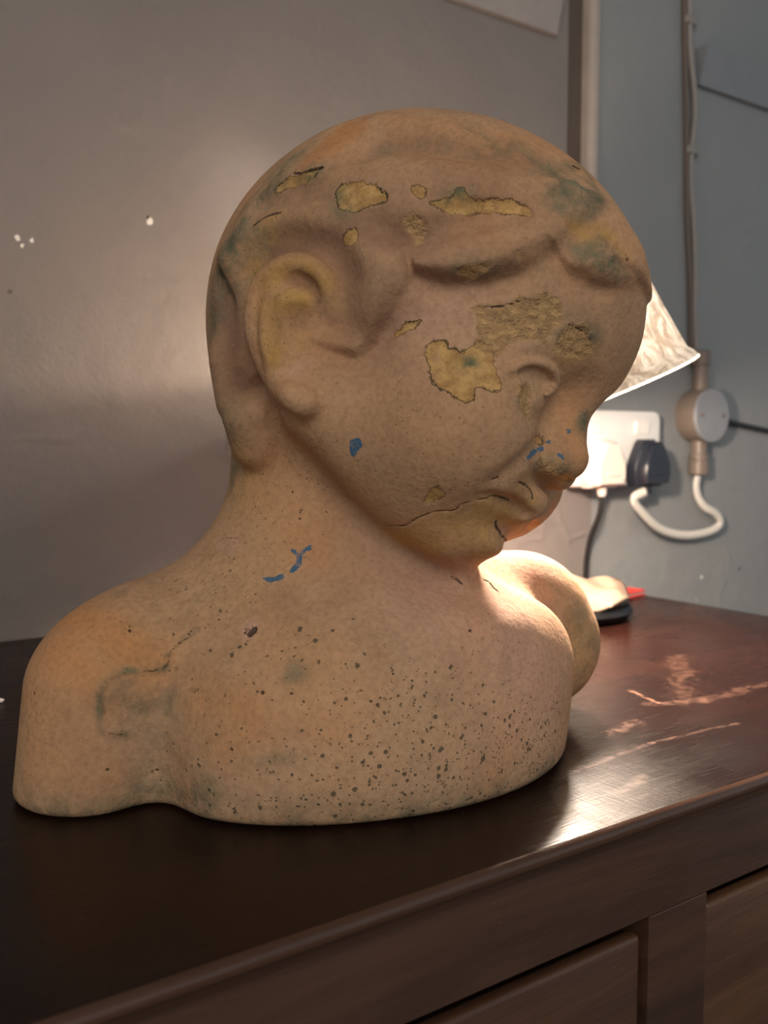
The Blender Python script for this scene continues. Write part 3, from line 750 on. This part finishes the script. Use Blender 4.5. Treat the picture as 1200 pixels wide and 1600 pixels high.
def mesh_field(F, lo, hi, vox):
    blk = 4; lo = np.asarray(lo, float); n = np.ceil((np.asarray(hi)-lo)/(vox*blk)).astype(int)
    cs = vox*blk
    gx = [lo[i]+cs*np.arange(n[i]+1) for i in range(3)]
    C = np.stack(np.meshgrid(*gx, indexing='ij'), -1).reshape(-1, 3).astype(f32)
    cd = F(C).reshape(n+1)
    mn = np.full(n, 9.0, f32)
    for a in (0, 1):
        for b in (0, 1):
            for c in (0, 1):
                mn = np.minimum(mn, np.abs(cd[a:a+n[0], b:b+n[1], c:c+n[2]]))
    act = mn < 1.6*cs
    N = n*blk
    D = np.repeat(np.repeat(np.repeat(np.where(cd[:-1,:-1,:-1] > 0, 1, -1).astype(f32), blk, 0), blk, 1), blk, 2)
    fm = np.repeat(np.repeat(np.repeat(act, blk, 0), blk, 1), blk, 2)
    idx = np.argwhere(fm)
    for i in range(0, len(idx), 400000):
        j = idx[i:i+400000]
        D[j[:,0], j[:,1], j[:,2]] = F((lo+j*vox).astype(f32))
    s = D < 0
    cnt = np.zeros(N-1, np.int8)
    for a in (0, 1):
        for b in (0, 1):
            for c in (0, 1):
                cnt += s[a:N[0]-1+a, b:N[1]-1+b, c:N[2]-1+c]
    cell = np.argwhere((cnt > 0) & (cnt < 8))
    cid = np.full(N-1, -1, np.int32); cid[cell[:,0], cell[:,1], cell[:,2]] = np.arange(len(cell))
    cor = np.array([[a, b, c] for a in (0, 1) for b in (0, 1) for c in (0, 1)])
    V = [D[cell[:,0]+o[0], cell[:,1]+o[1], cell[:,2]+o[2]] for o in cor]
    acc = np.zeros((len(cell), 3)); num = np.zeros(len(cell))
    for i in range(8):
        for ax in range(3):
            if cor[i][ax] == 0:
                j = i+(4, 2, 1)[ax]
                a, b = V[i], V[j]; m = (a < 0) != (b < 0)
                t = np.where(m, a/np.where(m, a-b, 1), 0)
                p = np.repeat(cor[i][None].astype(float), len(cell), 0); p[:,ax] = t
                acc += p*m[:,None]; num += m
    verts = lo+vox*(cell+acc/num[:,None])
    faces = []
    for ax in range(3):
        b, c = (ax+1)%3, (ax+2)%3
        sl0 = [slice(None)]*3; sl1 = [slice(None)]*3
        sl0[ax] = slice(0, -1); sl1[ax] = slice(1, None)
        A, Bs = s[tuple(sl0)], s[tuple(sl1)]
        e = np.argwhere(A != Bs)
        e = e[(e[:,b] > 0) & (e[:,c] > 0) & (e[:,b] < N[b]-1) & (e[:,c] < N[c]-1)]
        q = []
        for db, dc in ((-1, -1), (0, -1), (0, 0), (-1, 0)):
            k = e.copy(); k[:,b] += db; k[:,c] += dc
            q.append(cid[k[:,0], k[:,1], k[:,2]])
        q = np.stack(q, 1); q = q[(q >= 0).all(1)] if (q < 0).any() else q
        flip = ~A[e[:,0], e[:,1], e[:,2]][:len(q)]
        q[flip] = q[flip][:, ::-1]
        faces.append(q)
    return verts, np.vstack(faces)

BUST_BASE = flat(-0.015, 0.435, 0.0)
BV, BF = mesh_field(B, flat(-0.02, 0.44, 0)-np.array([0.185, 0.185, 0.008]), flat(-0.02, 0.44, 0.32)+np.array([0.185, 0.185, 0]), VOX)
def np_mesh(name, V, Fq, smoothed=True):
    me = bpy.data.meshes.new(name)
    me.vertices.add(len(V)); me.vertices.foreach_set('co', np.asarray(V, f32).ravel())
    me.loops.add(len(Fq)*4); me.loops.foreach_set('vertex_index', np.asarray(Fq, np.int32).ravel())
    me.polygons.add(len(Fq)); me.polygons.foreach_set('loop_start', np.arange(0, len(Fq)*4, 4, dtype=np.int32))
    me.polygons.foreach_set('loop_total', np.full(len(Fq), 4, np.int32))
    me.update(calc_edges=True); me.validate()
    me.polygons.foreach_set('use_smooth', np.full(len(me.polygons), smoothed))
    return me
bust = link(bpy.data.objects.new('terracotta_bust', np_mesh('terracotta_bust', BV-BUST_BASE, BF)))
bust.location = BUST_BASE
# ---- marks on the clay: every outline is laid on the surface and kept as a distance there
vn = np.zeros(len(bust.data.vertices)*3, f32)
bust.data.vertices.foreach_get('normal', vn); vn = vn.reshape(-1, 3)
VV = BV.astype(f32)
def crop(ox, oy, k, pts): return [(ox+x/k, oy+y/k) for x, y in pts]
class Marks:
    def __init__(s): s.poly, s.line, s.spot = [], [], []
MK = Marks()
def POLY(cls, pts, amp=1.0): MK.poly.append((cls, pts, amp))
def LINE(cls, pts, w, amp=1.0): MK.line.append((cls, pts, w, amp))
f1 = lambda p: crop(560, 380, 2.4, p)
f2 = lambda p: crop(320, 380, 3.158, p)
f3 = lambda p: crop(480, 280, 4.0, p)
f4 = lambda p: crop(760, 180, 4.286, p)
f5 = lambda p: crop(560, 740, 4.0, p)
f6 = lambda p: crop(720, 680, 5.0, p)
f7 = lambda p: crop(0, 820, 2.143, p)
f8 = lambda p: crop(330, 180, 4.0, p)
f9 = lambda p: crop(700, 440, 4.615, p)
# temple and brow
POLY('chip', f1([(250,390),(270,366),(320,362),(345,385),(380,405),(415,393),(440,362),(500,380),(512,430),(505,450),(525,495),(545,535),(540,556),(500,556),(470,537),(442,545),(434,588),(400,595),(360,575),(320,550),(282,530),(270,490),(256,440)]))
POLY('rough', f1([(435,262),(450,240),(600,222),(640,205),(740,212),(762,250),(765,300),(735,360),(640,372),(570,398),(520,412),(440,380),(436,320)]))
POLY('rough', f1([(738,375),(760,330),(790,306),(850,312),(874,360),(864,402),(830,430),(780,425),(736,400)]))
LINE('moss_shade', f1([(780,330),(840,335),(862,355)]), .006, 1.0)
LINE('ochre', f1([(770,400),(820,410),(850,395)]), .005, 0.9)
LINE('moss_shade', f1([(418,445)]), .004, 1.0)
LINE('crack', f1([(446,242),(500,240),(560,232),(604,218)]), .0004)
LINE('crack', f9([(870,310),(990,370),(1030,430)]), .0003)
POLY('chip', f2([(930,450),(960,420),(1000,395),(1060,385),(1035,425),(990,440),(945,462)]))
LINE('pale', f2([(860,470),(920,400),(1000,365),(1090,345),(1130,390)]), .004, 0.6)
# small pale flakes of the cheek, corner of the eye
POLY('chip', f5([(410,182),(440,110),(490,78),(530,125),(510,165),(470,186)]))
POLY('rough', f9([(520,850),(545,760),(600,750),(640,830),(600,860),(585,990),(560,960),(545,890)]))
LINE('moss_shade', f9([(520,850),(545,880)]), .0030, 1.0)
# chin and lower lip
POLY('ochre', f5([(120,345),(290,325),(350,290),(450,250),(600,230),(640,200),(750,165),(860,140),(930,165),(990,220),(1040,280),(1045,330),(1010,380),(960,400),(900,360),(860,300),(870,350),(930,420),(955,450),(930,540),(800,590),(700,540),(520,530),(300,470),(180,400)]), 0.75)
LINE('crack', f5([(120,350),(200,328),(290,327),(350,290),(450,250),(510,238),(600,232),(640,200),(680,182)]), .0004)
LINE('crack', f5([(740,168),(790,160),(850,140),(910,155),(940,170)]), .0004)
LINE('crack', f5([(860,300),(865,340),(890,375),(905,395),(935,425),(960,440),(955,485)]), .0006)
LINE('crack', f6([(455,370),(500,390),(550,430),(565,500)]), .0005)
LINE('crack', f6([(235,355),(290,330)]), .0004)
LINE('ochre', f6([(470,420),(520,500),(560,530)]), .006, 0.6)
LINE('pale', f5([(860,320),(920,380),(990,390)]), .003, 0.8)
# nose
POLY('rough', f6([(610,240),(700,195),(760,180),(810,220),(850,290),(905,362),(880,388),(780,380),(700,345),(620,330)]))
LINE('moss_shade', f6([(640,240),(740,250),(820,330),(800,370)]), .005, 0.9)
POLY('chip', f6([(585,0),(660,0),(665,30),(640,75),(580,75)]))
POLY('blue', f6([(485,212),(520,150),(570,98),(640,80),(655,108),(600,130),(555,170),(510,208)]))
POLY('blue', f6([(700,152),(735,125),(790,140),(818,195),(790,200),(750,165)]))
POLY('blue', f6([(668,55),(690,25),(708,35),(695,70)]))
LINE('blue', f9([(875,1075)]), .0011)
LINE('moss_shade', [(912,650),(911,668)], .004, 1.0)  # painted shade of the far eye's recess beside the nose
# blue dabs: cheek, neck
POLY('blue', f2([(712,1010),(716,975),(738,960),(768,965),(772,1000),(755,1040),(735,1050),(716,1035)]))
LINE('blue', f7([(1035,72),(1010,95),(998,102),(980,84)]), .0010)
LINE('blue', f7([(1000,100),(998,130),(980,150)]), .0014)
LINE('blue', f7([(884,180),(910,183),(945,172)]), .0013)
# hair flakes
POLY('chip', f3([(165,70),(230,20),(330,10),(430,35),(490,90),(505,135),(380,170),(280,210),(200,180),(180,120)]))
POLY('chip', f3([(645,40),(740,40),(745,110),(690,120),(645,90)]))
POLY('chip', f3([(770,155),(850,110),(900,90),(930,50),(980,55),(1010,110),(1100,125),(1150,120)])+f4([(60,557),(130,555),(220,580),(290,620),(320,660),(300,682),(200,662),(50,652)])+f3([(1050,222),(900,218),(800,180)]))
LINE('moss_shade', f3([(880,100),(930,60),(990,70)]), .004, 0.9)
LINE('moss_shade', f3([(170,90),(190,170),(230,200)]), .004, 0.8)
POLY('rough', f3([(615,270),(660,230),(720,235),(755,290),(720,350),(670,370),(620,330)]))
POLY('chip', f3([(225,350),(250,310),(290,300),(315,330),(310,390),(270,418),(230,410)]))
POLY('rough', f3([(920,560),(1060,510),(1150,505),(1140,560),(1040,615),(960,590)]))
LINE('moss_shade', f3([(960,565),(1040,560),(1120,530)]), .005, 0.8)
POLY('rough', f4([(165,950),(190,890),(230,890),(255,940),(220,985)]))
POLY('chip', f8([(385,470),(500,372),(560,362),(690,327),(640,400),(520,450),(400,490)]))
LINE('moss_shade', f8([(600,370),(690,330)]), .005, 0.8)
LINE('crack', f8([(515,358),(560,364),(610,345),(695,325)]), .0005)
POLY('ochre', f8([(250,720),(330,640),(430,610),(410,700),(420,780),(330,820),(290,980),(230,1030),(200,1000),(225,860)]), 0.8)
LINE('crack', f8([(260,690),(330,635),(430,605)]), .0005)
POLY('orange', f8([(540,330),(690,160),(850,45),(975,30),(960,90),(820,200),(690,290),(580,340)]), 0.8)
POLY('orange', [(590,180),(650,178),(715,184),(790,205),(860,230),(850,260),(740,270),(640,250),(600,215)], 0.3)
LINE('crack', f7([(820,345),(855,360)]), .0004)
# front clump of hair: green above, ochre, dark green below
POLY('moss_shade', f4([(395,480),(470,440),(400,360),(400,300),(560,310),(650,330),(740,470),(800,600),(720,690),(560,660),(430,660),(390,590)]), 0.95)
POLY('ochre', f4([(480,690),(600,700),(750,720),(860,800),(950,900),(980,970),(900,960),(850,870),(720,850),(640,860),(560,780)]), 0.95)
POLY('moss_shade', f4([(560,870),(700,850),(760,800),(860,880),(900,980),(960,1080),(860,1110),(770,1080),(600,970)]), 1.0)
LINE('moss_shade', f4([(200,210),(260,250),(320,330),(380,370)]), .006, 0.7)
LINE('crack', f4([(595,340),(615,350)]), .0012)
LINE('crack', f4([(925,940),(940,970)]), .0008)
# back of the head: green weathering
LINE('moss_shade', [(470,235),(420,285),(385,330),(360,385),(348,430),(344,470),(337,490)], .010, 1.0)
LINE('moss_shade', [(400,360),(375,430),(360,460)], .010, 0.7)
LINE('moss_shade', [(356,660),(362,710),(370,750)], .010, 0.75)
LINE('ochre', [(375,720),(380,760)], .012, 0.5)
# brown dirt and painted shade in hair hollows, under the fringe, round the ear
LINE('grime_shade', [(430,395),(480,385),(530,400),(550,440)], .012, 0.8)
LINE('grime_shade', [(350,470),(365,520),(372,560),(380,600)], .012, 0.9)
LINE('grime_shade', [(560,345),(600,368),(640,372),(690,360)], .010, 0.8)  # part dirt, part painted shade deepening this groove
LINE('grime_shade', [(690,360),(760,345)], .007, 0.5)
LINE('grime_shade', [(655,425),(740,432),(800,415)], .008, 0.6)  # paints the shade under the overhanging fringe
LINE('grime_shade', [(540,480),(580,500),(610,470)], .014, 0.5)
LINE('grime_shade', [(440,300),(520,300)], .010, 0.5)
LINE('grime_shade', [(440,505),(470,500)], .006, 0.7)  # shade of the ear hollow, put into the colour
LINE('grime_shade', [(455,436),(490,452),(496,470)], .003, 1.0)  # painted shade of the slit beneath the ear's rim
LINE('grime_shade', [(620,690),(720,690),(790,700)], .030, 0.30)
LINE('grime_shade', [(940,470),(960,530)], .020, 0.35)  # painted darker for the side of the brow turned from the light
# ear: ochre skin
LINE('ochre', f2([(300,210),(370,150),(470,120),(560,160),(610,240)]), .005, 1.0)
LINE('ochre', f2([(300,320),(330,420),(340,520),(335,570)]), .006, 1.0)
LINE('ochre', f2([(360,290),(430,280),(480,270)]), .006, 1.0)
LINE('ochre', f2([(380,400),(450,520)]), .006, 0.4)
LINE('pale', f2([(340,620),(430,620),(480,590)]), .004, 0.5)
# trunk
POLY('pale', f7([(712,68),(740,46),(790,44),(803,60),(800,88),(760,95)]), 0.5)
LINE('crack', f7([(712,68),(740,46),(790,44),(803,60)]), .0002)
POLY('pale', f7([(812,345),(830,322),(852,322),(862,345),(845,378),(820,380)]), 1.0)
LINE('crack', f7([(838,365),(850,350)]), .0013)
LINE('moss_shade', f7([(660,355),(605,390),(565,430),(560,470),(520,490),(420,490),(365,515),(335,560),(335,620),(350,690),(420,700)]), .0021, 1.0)
LINE('crack', f7([(640,370),(605,392),(568,428),(560,468),(520,488),(470,490)]), .0003)
LINE('crack', f7([(360,698),(390,704),(415,702)]), .0002)
LINE('moss_shade', f7([(420,560),(480,620),(540,610),(560,590)]), .010, 0.6)
LINE('moss_shade', f7([(520,880),(600,900),(680,930)]), .012, 0.9)
LINE('moss_shade', f7([(230,250),(250,245)]), .004, 0.6)
LINE('moss_shade', f7([(400,230)]), .004, 0.6)
LINE('moss_shade', f7([(985,490)]), .006, 0.8)
LINE('moss_shade', f7([(1000,770),(800,800)]), .003, 0.5)
LINE('moss_shade', f7([(520,600),(560,700)]), .012, 0.4)
LINE('orange', f7([(180,300),(300,330),(420,420),(480,450)]), .014, 0.9)
LINE('orange', f7([(200,400),(280,480)]), .014, 0.8)
LINE('orange', f7([(120,250),(200,270)]), .010, 0.6)
LINE('orange', f7([(700,600),(800,620),(760,720)]), .013, 0.6)
LINE('orange', [(420,1000),(480,1020)], .02, 0.3)
LINE('pale', [(700,940),(780,960),(820,1030),(850,1080)], .030, 0.6)  # pinker tone paints the lamp light falling on the chest
LINE('pale', [(820,885),(870,940)], .02, 0.5)  # lamp light on the far shoulder, put into the colour
LINE('ochre', [(900,960),(915,1040)], .02, 0.5)
LINE('crack', [(706,902),(714,905),(722,911)], .0006)
LINE('crack', [(757,906),(764,908),(770,916),(778,923)], .0006)
for x, y in ((245,1204-820+820),(203,985),(168,1203),(52,1084),(410,1082),(383,988),(735,985),(829,1125),(785,1205)): LINE('crack', [(x,y)], .0007)
LINE('pits', [(560,1230),(680,1210),(780,1195),(850,1175)], .024, 0.72)
LINE('pits', [(600,1130),(700,1150),(790,1180)], .026, 0.52)
LINE('pits', [(420,1260),(520,1240),(620,1190)], .026, 0.46)
LINE('pits', [(330,1180),(420,1210),(500,1170)], .030, 0.24)
LINE('pits', [(300,950),(400,1000),(560,1060)], .030, 0.16)
LINE('pits', [(400,760),(480,800)], .02, 0.14)
LINE('grime_shade', [(470,320),(560,290),(680,310),(790,330)], .030, 0.35)
LINE('grime_shade', [(520,430),(560,470),(560,540)], .022, 0.45)
LINE('grime_shade', [(700,400),(800,390)], .016, 0.3)
LINE('grime_shade', [(360,560),(380,640),(400,690)], .016, 0.45)
LINE('grime_shade', [(500,720),(560,810),(640,870)], .016, 0.35)  # shade painted along the underside of the jaw
LINE('moss_shade', [(895,950),(912,1040)], .030, 0.5)  # greys the far arm in colour, where the lamp light doesn't reach
LINE('moss_shade', [(330,900),(260,1000),(300,1100)], .030, 0.28)
LINE('moss_shade', [(600,1000),(520,960)], .030, 0.22)
LINE('moss_shade', [(600,240),(660,226),(720,238),(780,250)], .005, 0.55)
LINE('moss_shade', [(735,200),(770,230),(800,262)], .005, 0.6)
LINE('grime_shade', [(600,236),(700,232),(780,252),(850,262)], .008, 0.5)  # shade painted into the creases so the locks stand out
LINE('grime_shade', [(440,310),(500,305),(545,325)], .008, 0.5)
LINE('orange', [(892,640),(900,700),(905,730)], .010, 0.5)
LINE('pale', [(700,470),(690,500)], .016, 0.35)
LINE('orange', [(470,560),(500,540)], .014, 0.4)
LINE('orange', [(420,770),(470,830)], .018, 0.35)
_all = [p for _, pts, *_r in MK.poly+MK.line for p in pts]
_hit = B.trace(_all); _i = 0
ATT = {k: np.full(len(VV), -0.02, f32) for k in ('chip', 'rough', 'blue', 'crack')}
SOFT = {k: np.zeros(len(VV), f32) for k in ('ochre', 'moss_shade', 'grime_shade', 'orange', 'pits', 'pale')}
def near(pts, m):
    lo, hi = bound(pts, m)
    return np.nonzero(((VV > lo) & (VV < hi)).all(1))[0]
for cls, pts, amp in MK.poly:
    q = _hit[_i:_i+len(pts)]; _i += len(pts)
    c = q.mean(0); _, _, vt = np.linalg.svd(q-c); e1, e2, e3 = vt
    idx = near(q, 0.012); X = (VV[idx]-c)
    nn = e3 if (e3@(EYEP-c)) > 0 else -e3
    ok = (np.abs(X@e3) < 0.030) & (vn[idx]@nn.astype(f32) > 0.05)
    idx = idx[ok]; X = X[ok]
    a = np.stack([X@e1, X@e2], 1); g = np.stack([(q-c)@e1, (q-c)@e2], 1)
    d = np.full(len(a), 9.0); ins = np.zeros(len(a), bool)
    for j in range(len(g)):
        s0, s1 = g[j], g[(j+1)%len(g)]; ab = s1-s0
        t = np.clip(((a-s0)@ab)/(ab@ab+1e-12), 0, 1); d = np.minimum(d, np.linalg.norm(a-s0-t[:,None]*ab, axis=1))
        cr_ = ((s0[1] > a[:,1]) != (s1[1] > a[:,1])) & (a[:,0] < (s1[0]-s0[0])*(a[:,1]-s0[1])/(s1[1]-s0[1]+1e-12)+s0[0])
        ins ^= cr_
    sd = np.where(ins, d, -d)
    if cls in ATT: ATT[cls][idx] = np.maximum(ATT[cls][idx], sd)
    else:
        v_ = np.clip((sd+0.003)/0.006, 0, 1); SOFT[cls][idx] = np.maximum(SOFT[cls][idx], (v_*v_*(3-2*v_)*amp).astype(f32))
for cls, pts, w, amp in MK.line:
    q = _hit[_i:_i+len(pts)]; _i += len(pts)
    q = smooth(q, 4) if len(q) > 2 else q
    idx = near(q, max(0.01, 3*w)); 
    if len(q) == 1: d = np.linalg.norm(VV[idx]-q[0], axis=1)
    else: d, _ = seg_dist(VV[idx], q)
    if cls in ATT: ATT[cls][idx] = np.maximum(ATT[cls][idx], w-d)
    else: SOFT[cls][idx] = np.maximum(SOFT[cls][idx], (amp*np.exp(-(d/w)**2)).astype(f32))
# green tinge where damp has crept up from the foot, in the hollow under the arm
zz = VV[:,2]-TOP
SOFT['moss_shade'] = np.maximum(SOFT['moss_shade'], 0.75*np.exp(-(zz/0.010)**2))
# flaked places lie lower than the skin around them
sink = np.clip((ATT['chip']+0.0006)/0.0018, 0, 1)*0.0007+np.clip((ATT['rough']+0.0006)/0.002, 0, 1)*0.0006+np.clip((ATT['crack']+0.0004)/0.0012, 0, 1)*0.0006
BV2 = BV-vn*sink[:,None]
bust.data.vertices.foreach_set('co', (BV2-BUST_BASE).astype(f32).ravel())
for k, a in list(ATT.items())+list(SOFT.items()):
    at = bust.data.attributes.new(k, 'FLOAT', 'POINT'); at.data.foreach_set('value', a.astype(f32))
bust.data.update()

m = NT('weathered_terracotta'); v = m.coord()
n1 = m.noise(v, 14, 4); n2 = m.noise(v, 55, 4, 0.6); n3 = m.noise(v, 420, 3, 0.6); n4 = m.noise(v, 1500, 2)
col = m.mix(m.step(n1, 0.32, 0.68), lin(192, 152, 117), lin(204, 158, 115))
col = m.mix(m.math('MULTIPLY', m.step(n2, 0.45, 0.7), 0.35), col, lin(184, 147, 116))
col = m.mix(m.math('MULTIPLY', m.step(m.noise(v, 19, 4), 0.48, 0.68), 0.55), col, lin(200, 142, 98))
col = m.mix(m.math('MULTIPLY', m.step(m.noise(m.mapv(v, (1, 1, 1), (4.1, 0.3, 2.2)), 26, 5, 0.65), 0.50, 0.68), 0.40), col, lin(156, 120, 94))
col = m.mix(m.attr('orange'), col, m.mix(n2, lin(198, 136, 84), lin(206, 146, 94)))
col = m.mix(m.math('MULTIPLY', m.attr('pale'), 0.8), col, lin(216, 166, 144))
gr = m.math('MULTIPLY', m.attr('grime_shade'), m.step(n2, 0.2, 0.6, 0.55, 1.0))
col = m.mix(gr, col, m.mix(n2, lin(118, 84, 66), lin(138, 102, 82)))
oc = m.math('MULTIPLY', m.attr('ochre'), m.step(m.noise(v, 90, 5, 0.65), 0.3, 0.62, 0.25, 1.0))
col = m.mix(oc, col, m.mix(n2, lin(182, 138, 80), lin(206, 158, 90)))
ms_ = m.math('MULTIPLY', m.attr('moss_shade'), m.step(m.noise(v, 75, 4, 0.7), 0.32, 0.66))
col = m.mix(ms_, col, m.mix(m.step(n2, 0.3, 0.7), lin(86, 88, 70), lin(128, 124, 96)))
# grain: pale and dark specks everywhere
sp1 = m.step(m.voro(v, 330), 0.10, 0.20, 1.0, 0.0)
col = m.mix(m.math('MULTIPLY', m.math('MULTIPLY', sp1, m.step(n1, 0.40, 0.62)), 0.45), col, lin(92, 62, 46))
sp2 = m.step(m.voro(m.mapv(v, (1, 1, 1), (3.3, 1.7, 0.4)), 260), 0.05, 0.12, 1.0, 0.0)
col = m.mix(m.math('MULTIPLY', sp2, 0.35), col, lin(222, 190, 150))
col = m.mix(m.step(n3, 0.35, 0.75, 0.0, 0.28), col, lin(120, 84, 60))
# chips: a pale ochre body with a dark ragged border
rag = m.math('MULTIPLY', m.math('SUBTRACT', m.noise(v, 210, 4, 0.75), 0.5), 0.0058)
cd = m.math('ADD', m.attr('chip'), rag)
inside = m.math('MULTIPLY', m.step(cd, -0.0002, 0.0002), m.step(m.noise(v, 95, 5, 0.7), 0.28, 0.46, 0.35, 1.0))
col = m.mix(inside, col, m.mix(m.step(m.noise(v, 150, 4, 0.75), 0.32, 0.68), lin(164, 122, 74), lin(208, 164, 104)))
col = m.mix(m.math('MULTIPLY', inside, m.math('MULTIPLY', m.attr('moss_shade'), m.step(m.noise(v, 140, 5, 0.7), 0.35, 0.6))), col, lin(96, 100, 74))
rim = m.math('MULTIPLY', m.step(m.math('ABSOLUTE', m.math('SUBTRACT', cd, 0.0001)), 0.0001, 0.00065, 1.0, 0.0), m.step(m.noise(v, 60, 3), 0.40, 0.60))
col = m.mix(m.math('MULTIPLY', rim, 0.75), col, lin(62, 60, 44))
rd = m.math('ADD', m.attr('rough'), m.math('ADD', m.math('MULTIPLY', rag, 1.0), m.math('MULTIPLY', m.math('SUBTRACT', m.noise(v, 85, 4, 0.6), 0.5), 0.016)))
rin = m.step(rd, -0.0012, 0.0016)
rn = m.noise(m.mapv(v, (1, 1, 1.5)), 210, 4, 0.8, 0.6)
col = m.mix(m.math('MULTIPLY', rin, m.step(rn, 0.25, 0.55)), col, m.mix(m.step(rn, 0.35, 0.7), lin(176, 137, 94), lin(214, 170, 116)))
col = m.mix(m.math('MULTIPLY', rin, m.step(rn, 0.30, 0.43, 0.55, 0.0)), col, lin(70, 54, 40))
bd = m.math('ADD', m.attr('blue'), m.math('MULTIPLY', rag, 0.9))
col = m.mix(m.math('MULTIPLY', m.step(bd, -0.0001, 0.0003), m.step(m.noise(v, 380, 3), 0.3, 0.5, 0.55, 1.0)), col, lin(78, 104, 124))
ck = m.math('ADD', m.attr('crack'), m.math('MULTIPLY', rag, 0.05))
col = m.mix(m.math('MULTIPLY', m.step(ck, -0.0001, 0.0002), 0.85), col, lin(48, 38, 30))
# pits, thick near the foot
def pit(scale, thr, off):
    vv = m.mapv(v, (1, 1, 1), off); d = m.voro(m.vmath('ADD', vv, m.vmath('SCALE', m.noise(v, 300, 2, out=1), scale=0.0012)), scale)
    rnd = m.voro(vv, scale, out='Color')
    sep = m.n('SeparateColor'); m.put(sep.inputs[0], rnd)
    keep = m.step(m.math('ADD', m.math('MULTIPLY', sep.outputs[0], 0.9), m.attr('pits')), 0.91, 0.99)
    rad = m.math('MULTIPLY', sep.outputs[1], thr)
    return m.math('MULTIPLY', m.step(m.math('SUBTRACT', d, rad), 0.0, 0.06, 1.0, 0.0), keep)
pt = m.math('MAXIMUM', pit(300, 0.25, (0.2, 0.7, 0.1)), m.math('MAXIMUM', pit(560, 0.28, (1.1, 0.2, 0.5)), pit(130, 0.10, (0.6, 0.9, 0.3))))
col = m.mix(m.math('MULTIPLY', pt, 0.8), col, m.mix(n1, lin(72, 62, 46), lin(84, 82, 66)))
h = m.math('ADD', m.math('MULTIPLY', n3, 0.30), m.math('ADD', m.math('MULTIPLY', n2, 0.9), m.math('MULTIPLY', n4, 0.10)))
h = m.math('SUBTRACT', h, m.math('MULTIPLY', pt, 0.9))
h = m.math('SUBTRACT', h, m.math('MULTIPLY', inside, 0.6))
h = m.math('ADD', h, m.math('MULTIPLY', rin, m.math('MULTIPLY', m.math('SUBTRACT', rn, 0.6), 2.4)))
h = m.math('SUBTRACT', h, m.math('MULTIPLY', m.step(ck, -0.0003, 0.0003), 0.8))
h = m.math('ADD', h, m.math('MULTIPLY', m.attr('moss_shade'), m.math('MULTIPLY', m.noise(v, 160, 3, 0.7), 0.9)))
m.set(Base_Color=col, Roughness=m.step(n3, 0.2, 0.8, 0.78, 0.95), Specular_IOR_Level=0.22, Normal=m.bump(h, 0.0012, 0.95))
bust.data.materials.append(m.mat)
tag(bust, 'weathered terracotta bust of a child looking down, with flaked skin', 'sculpture')
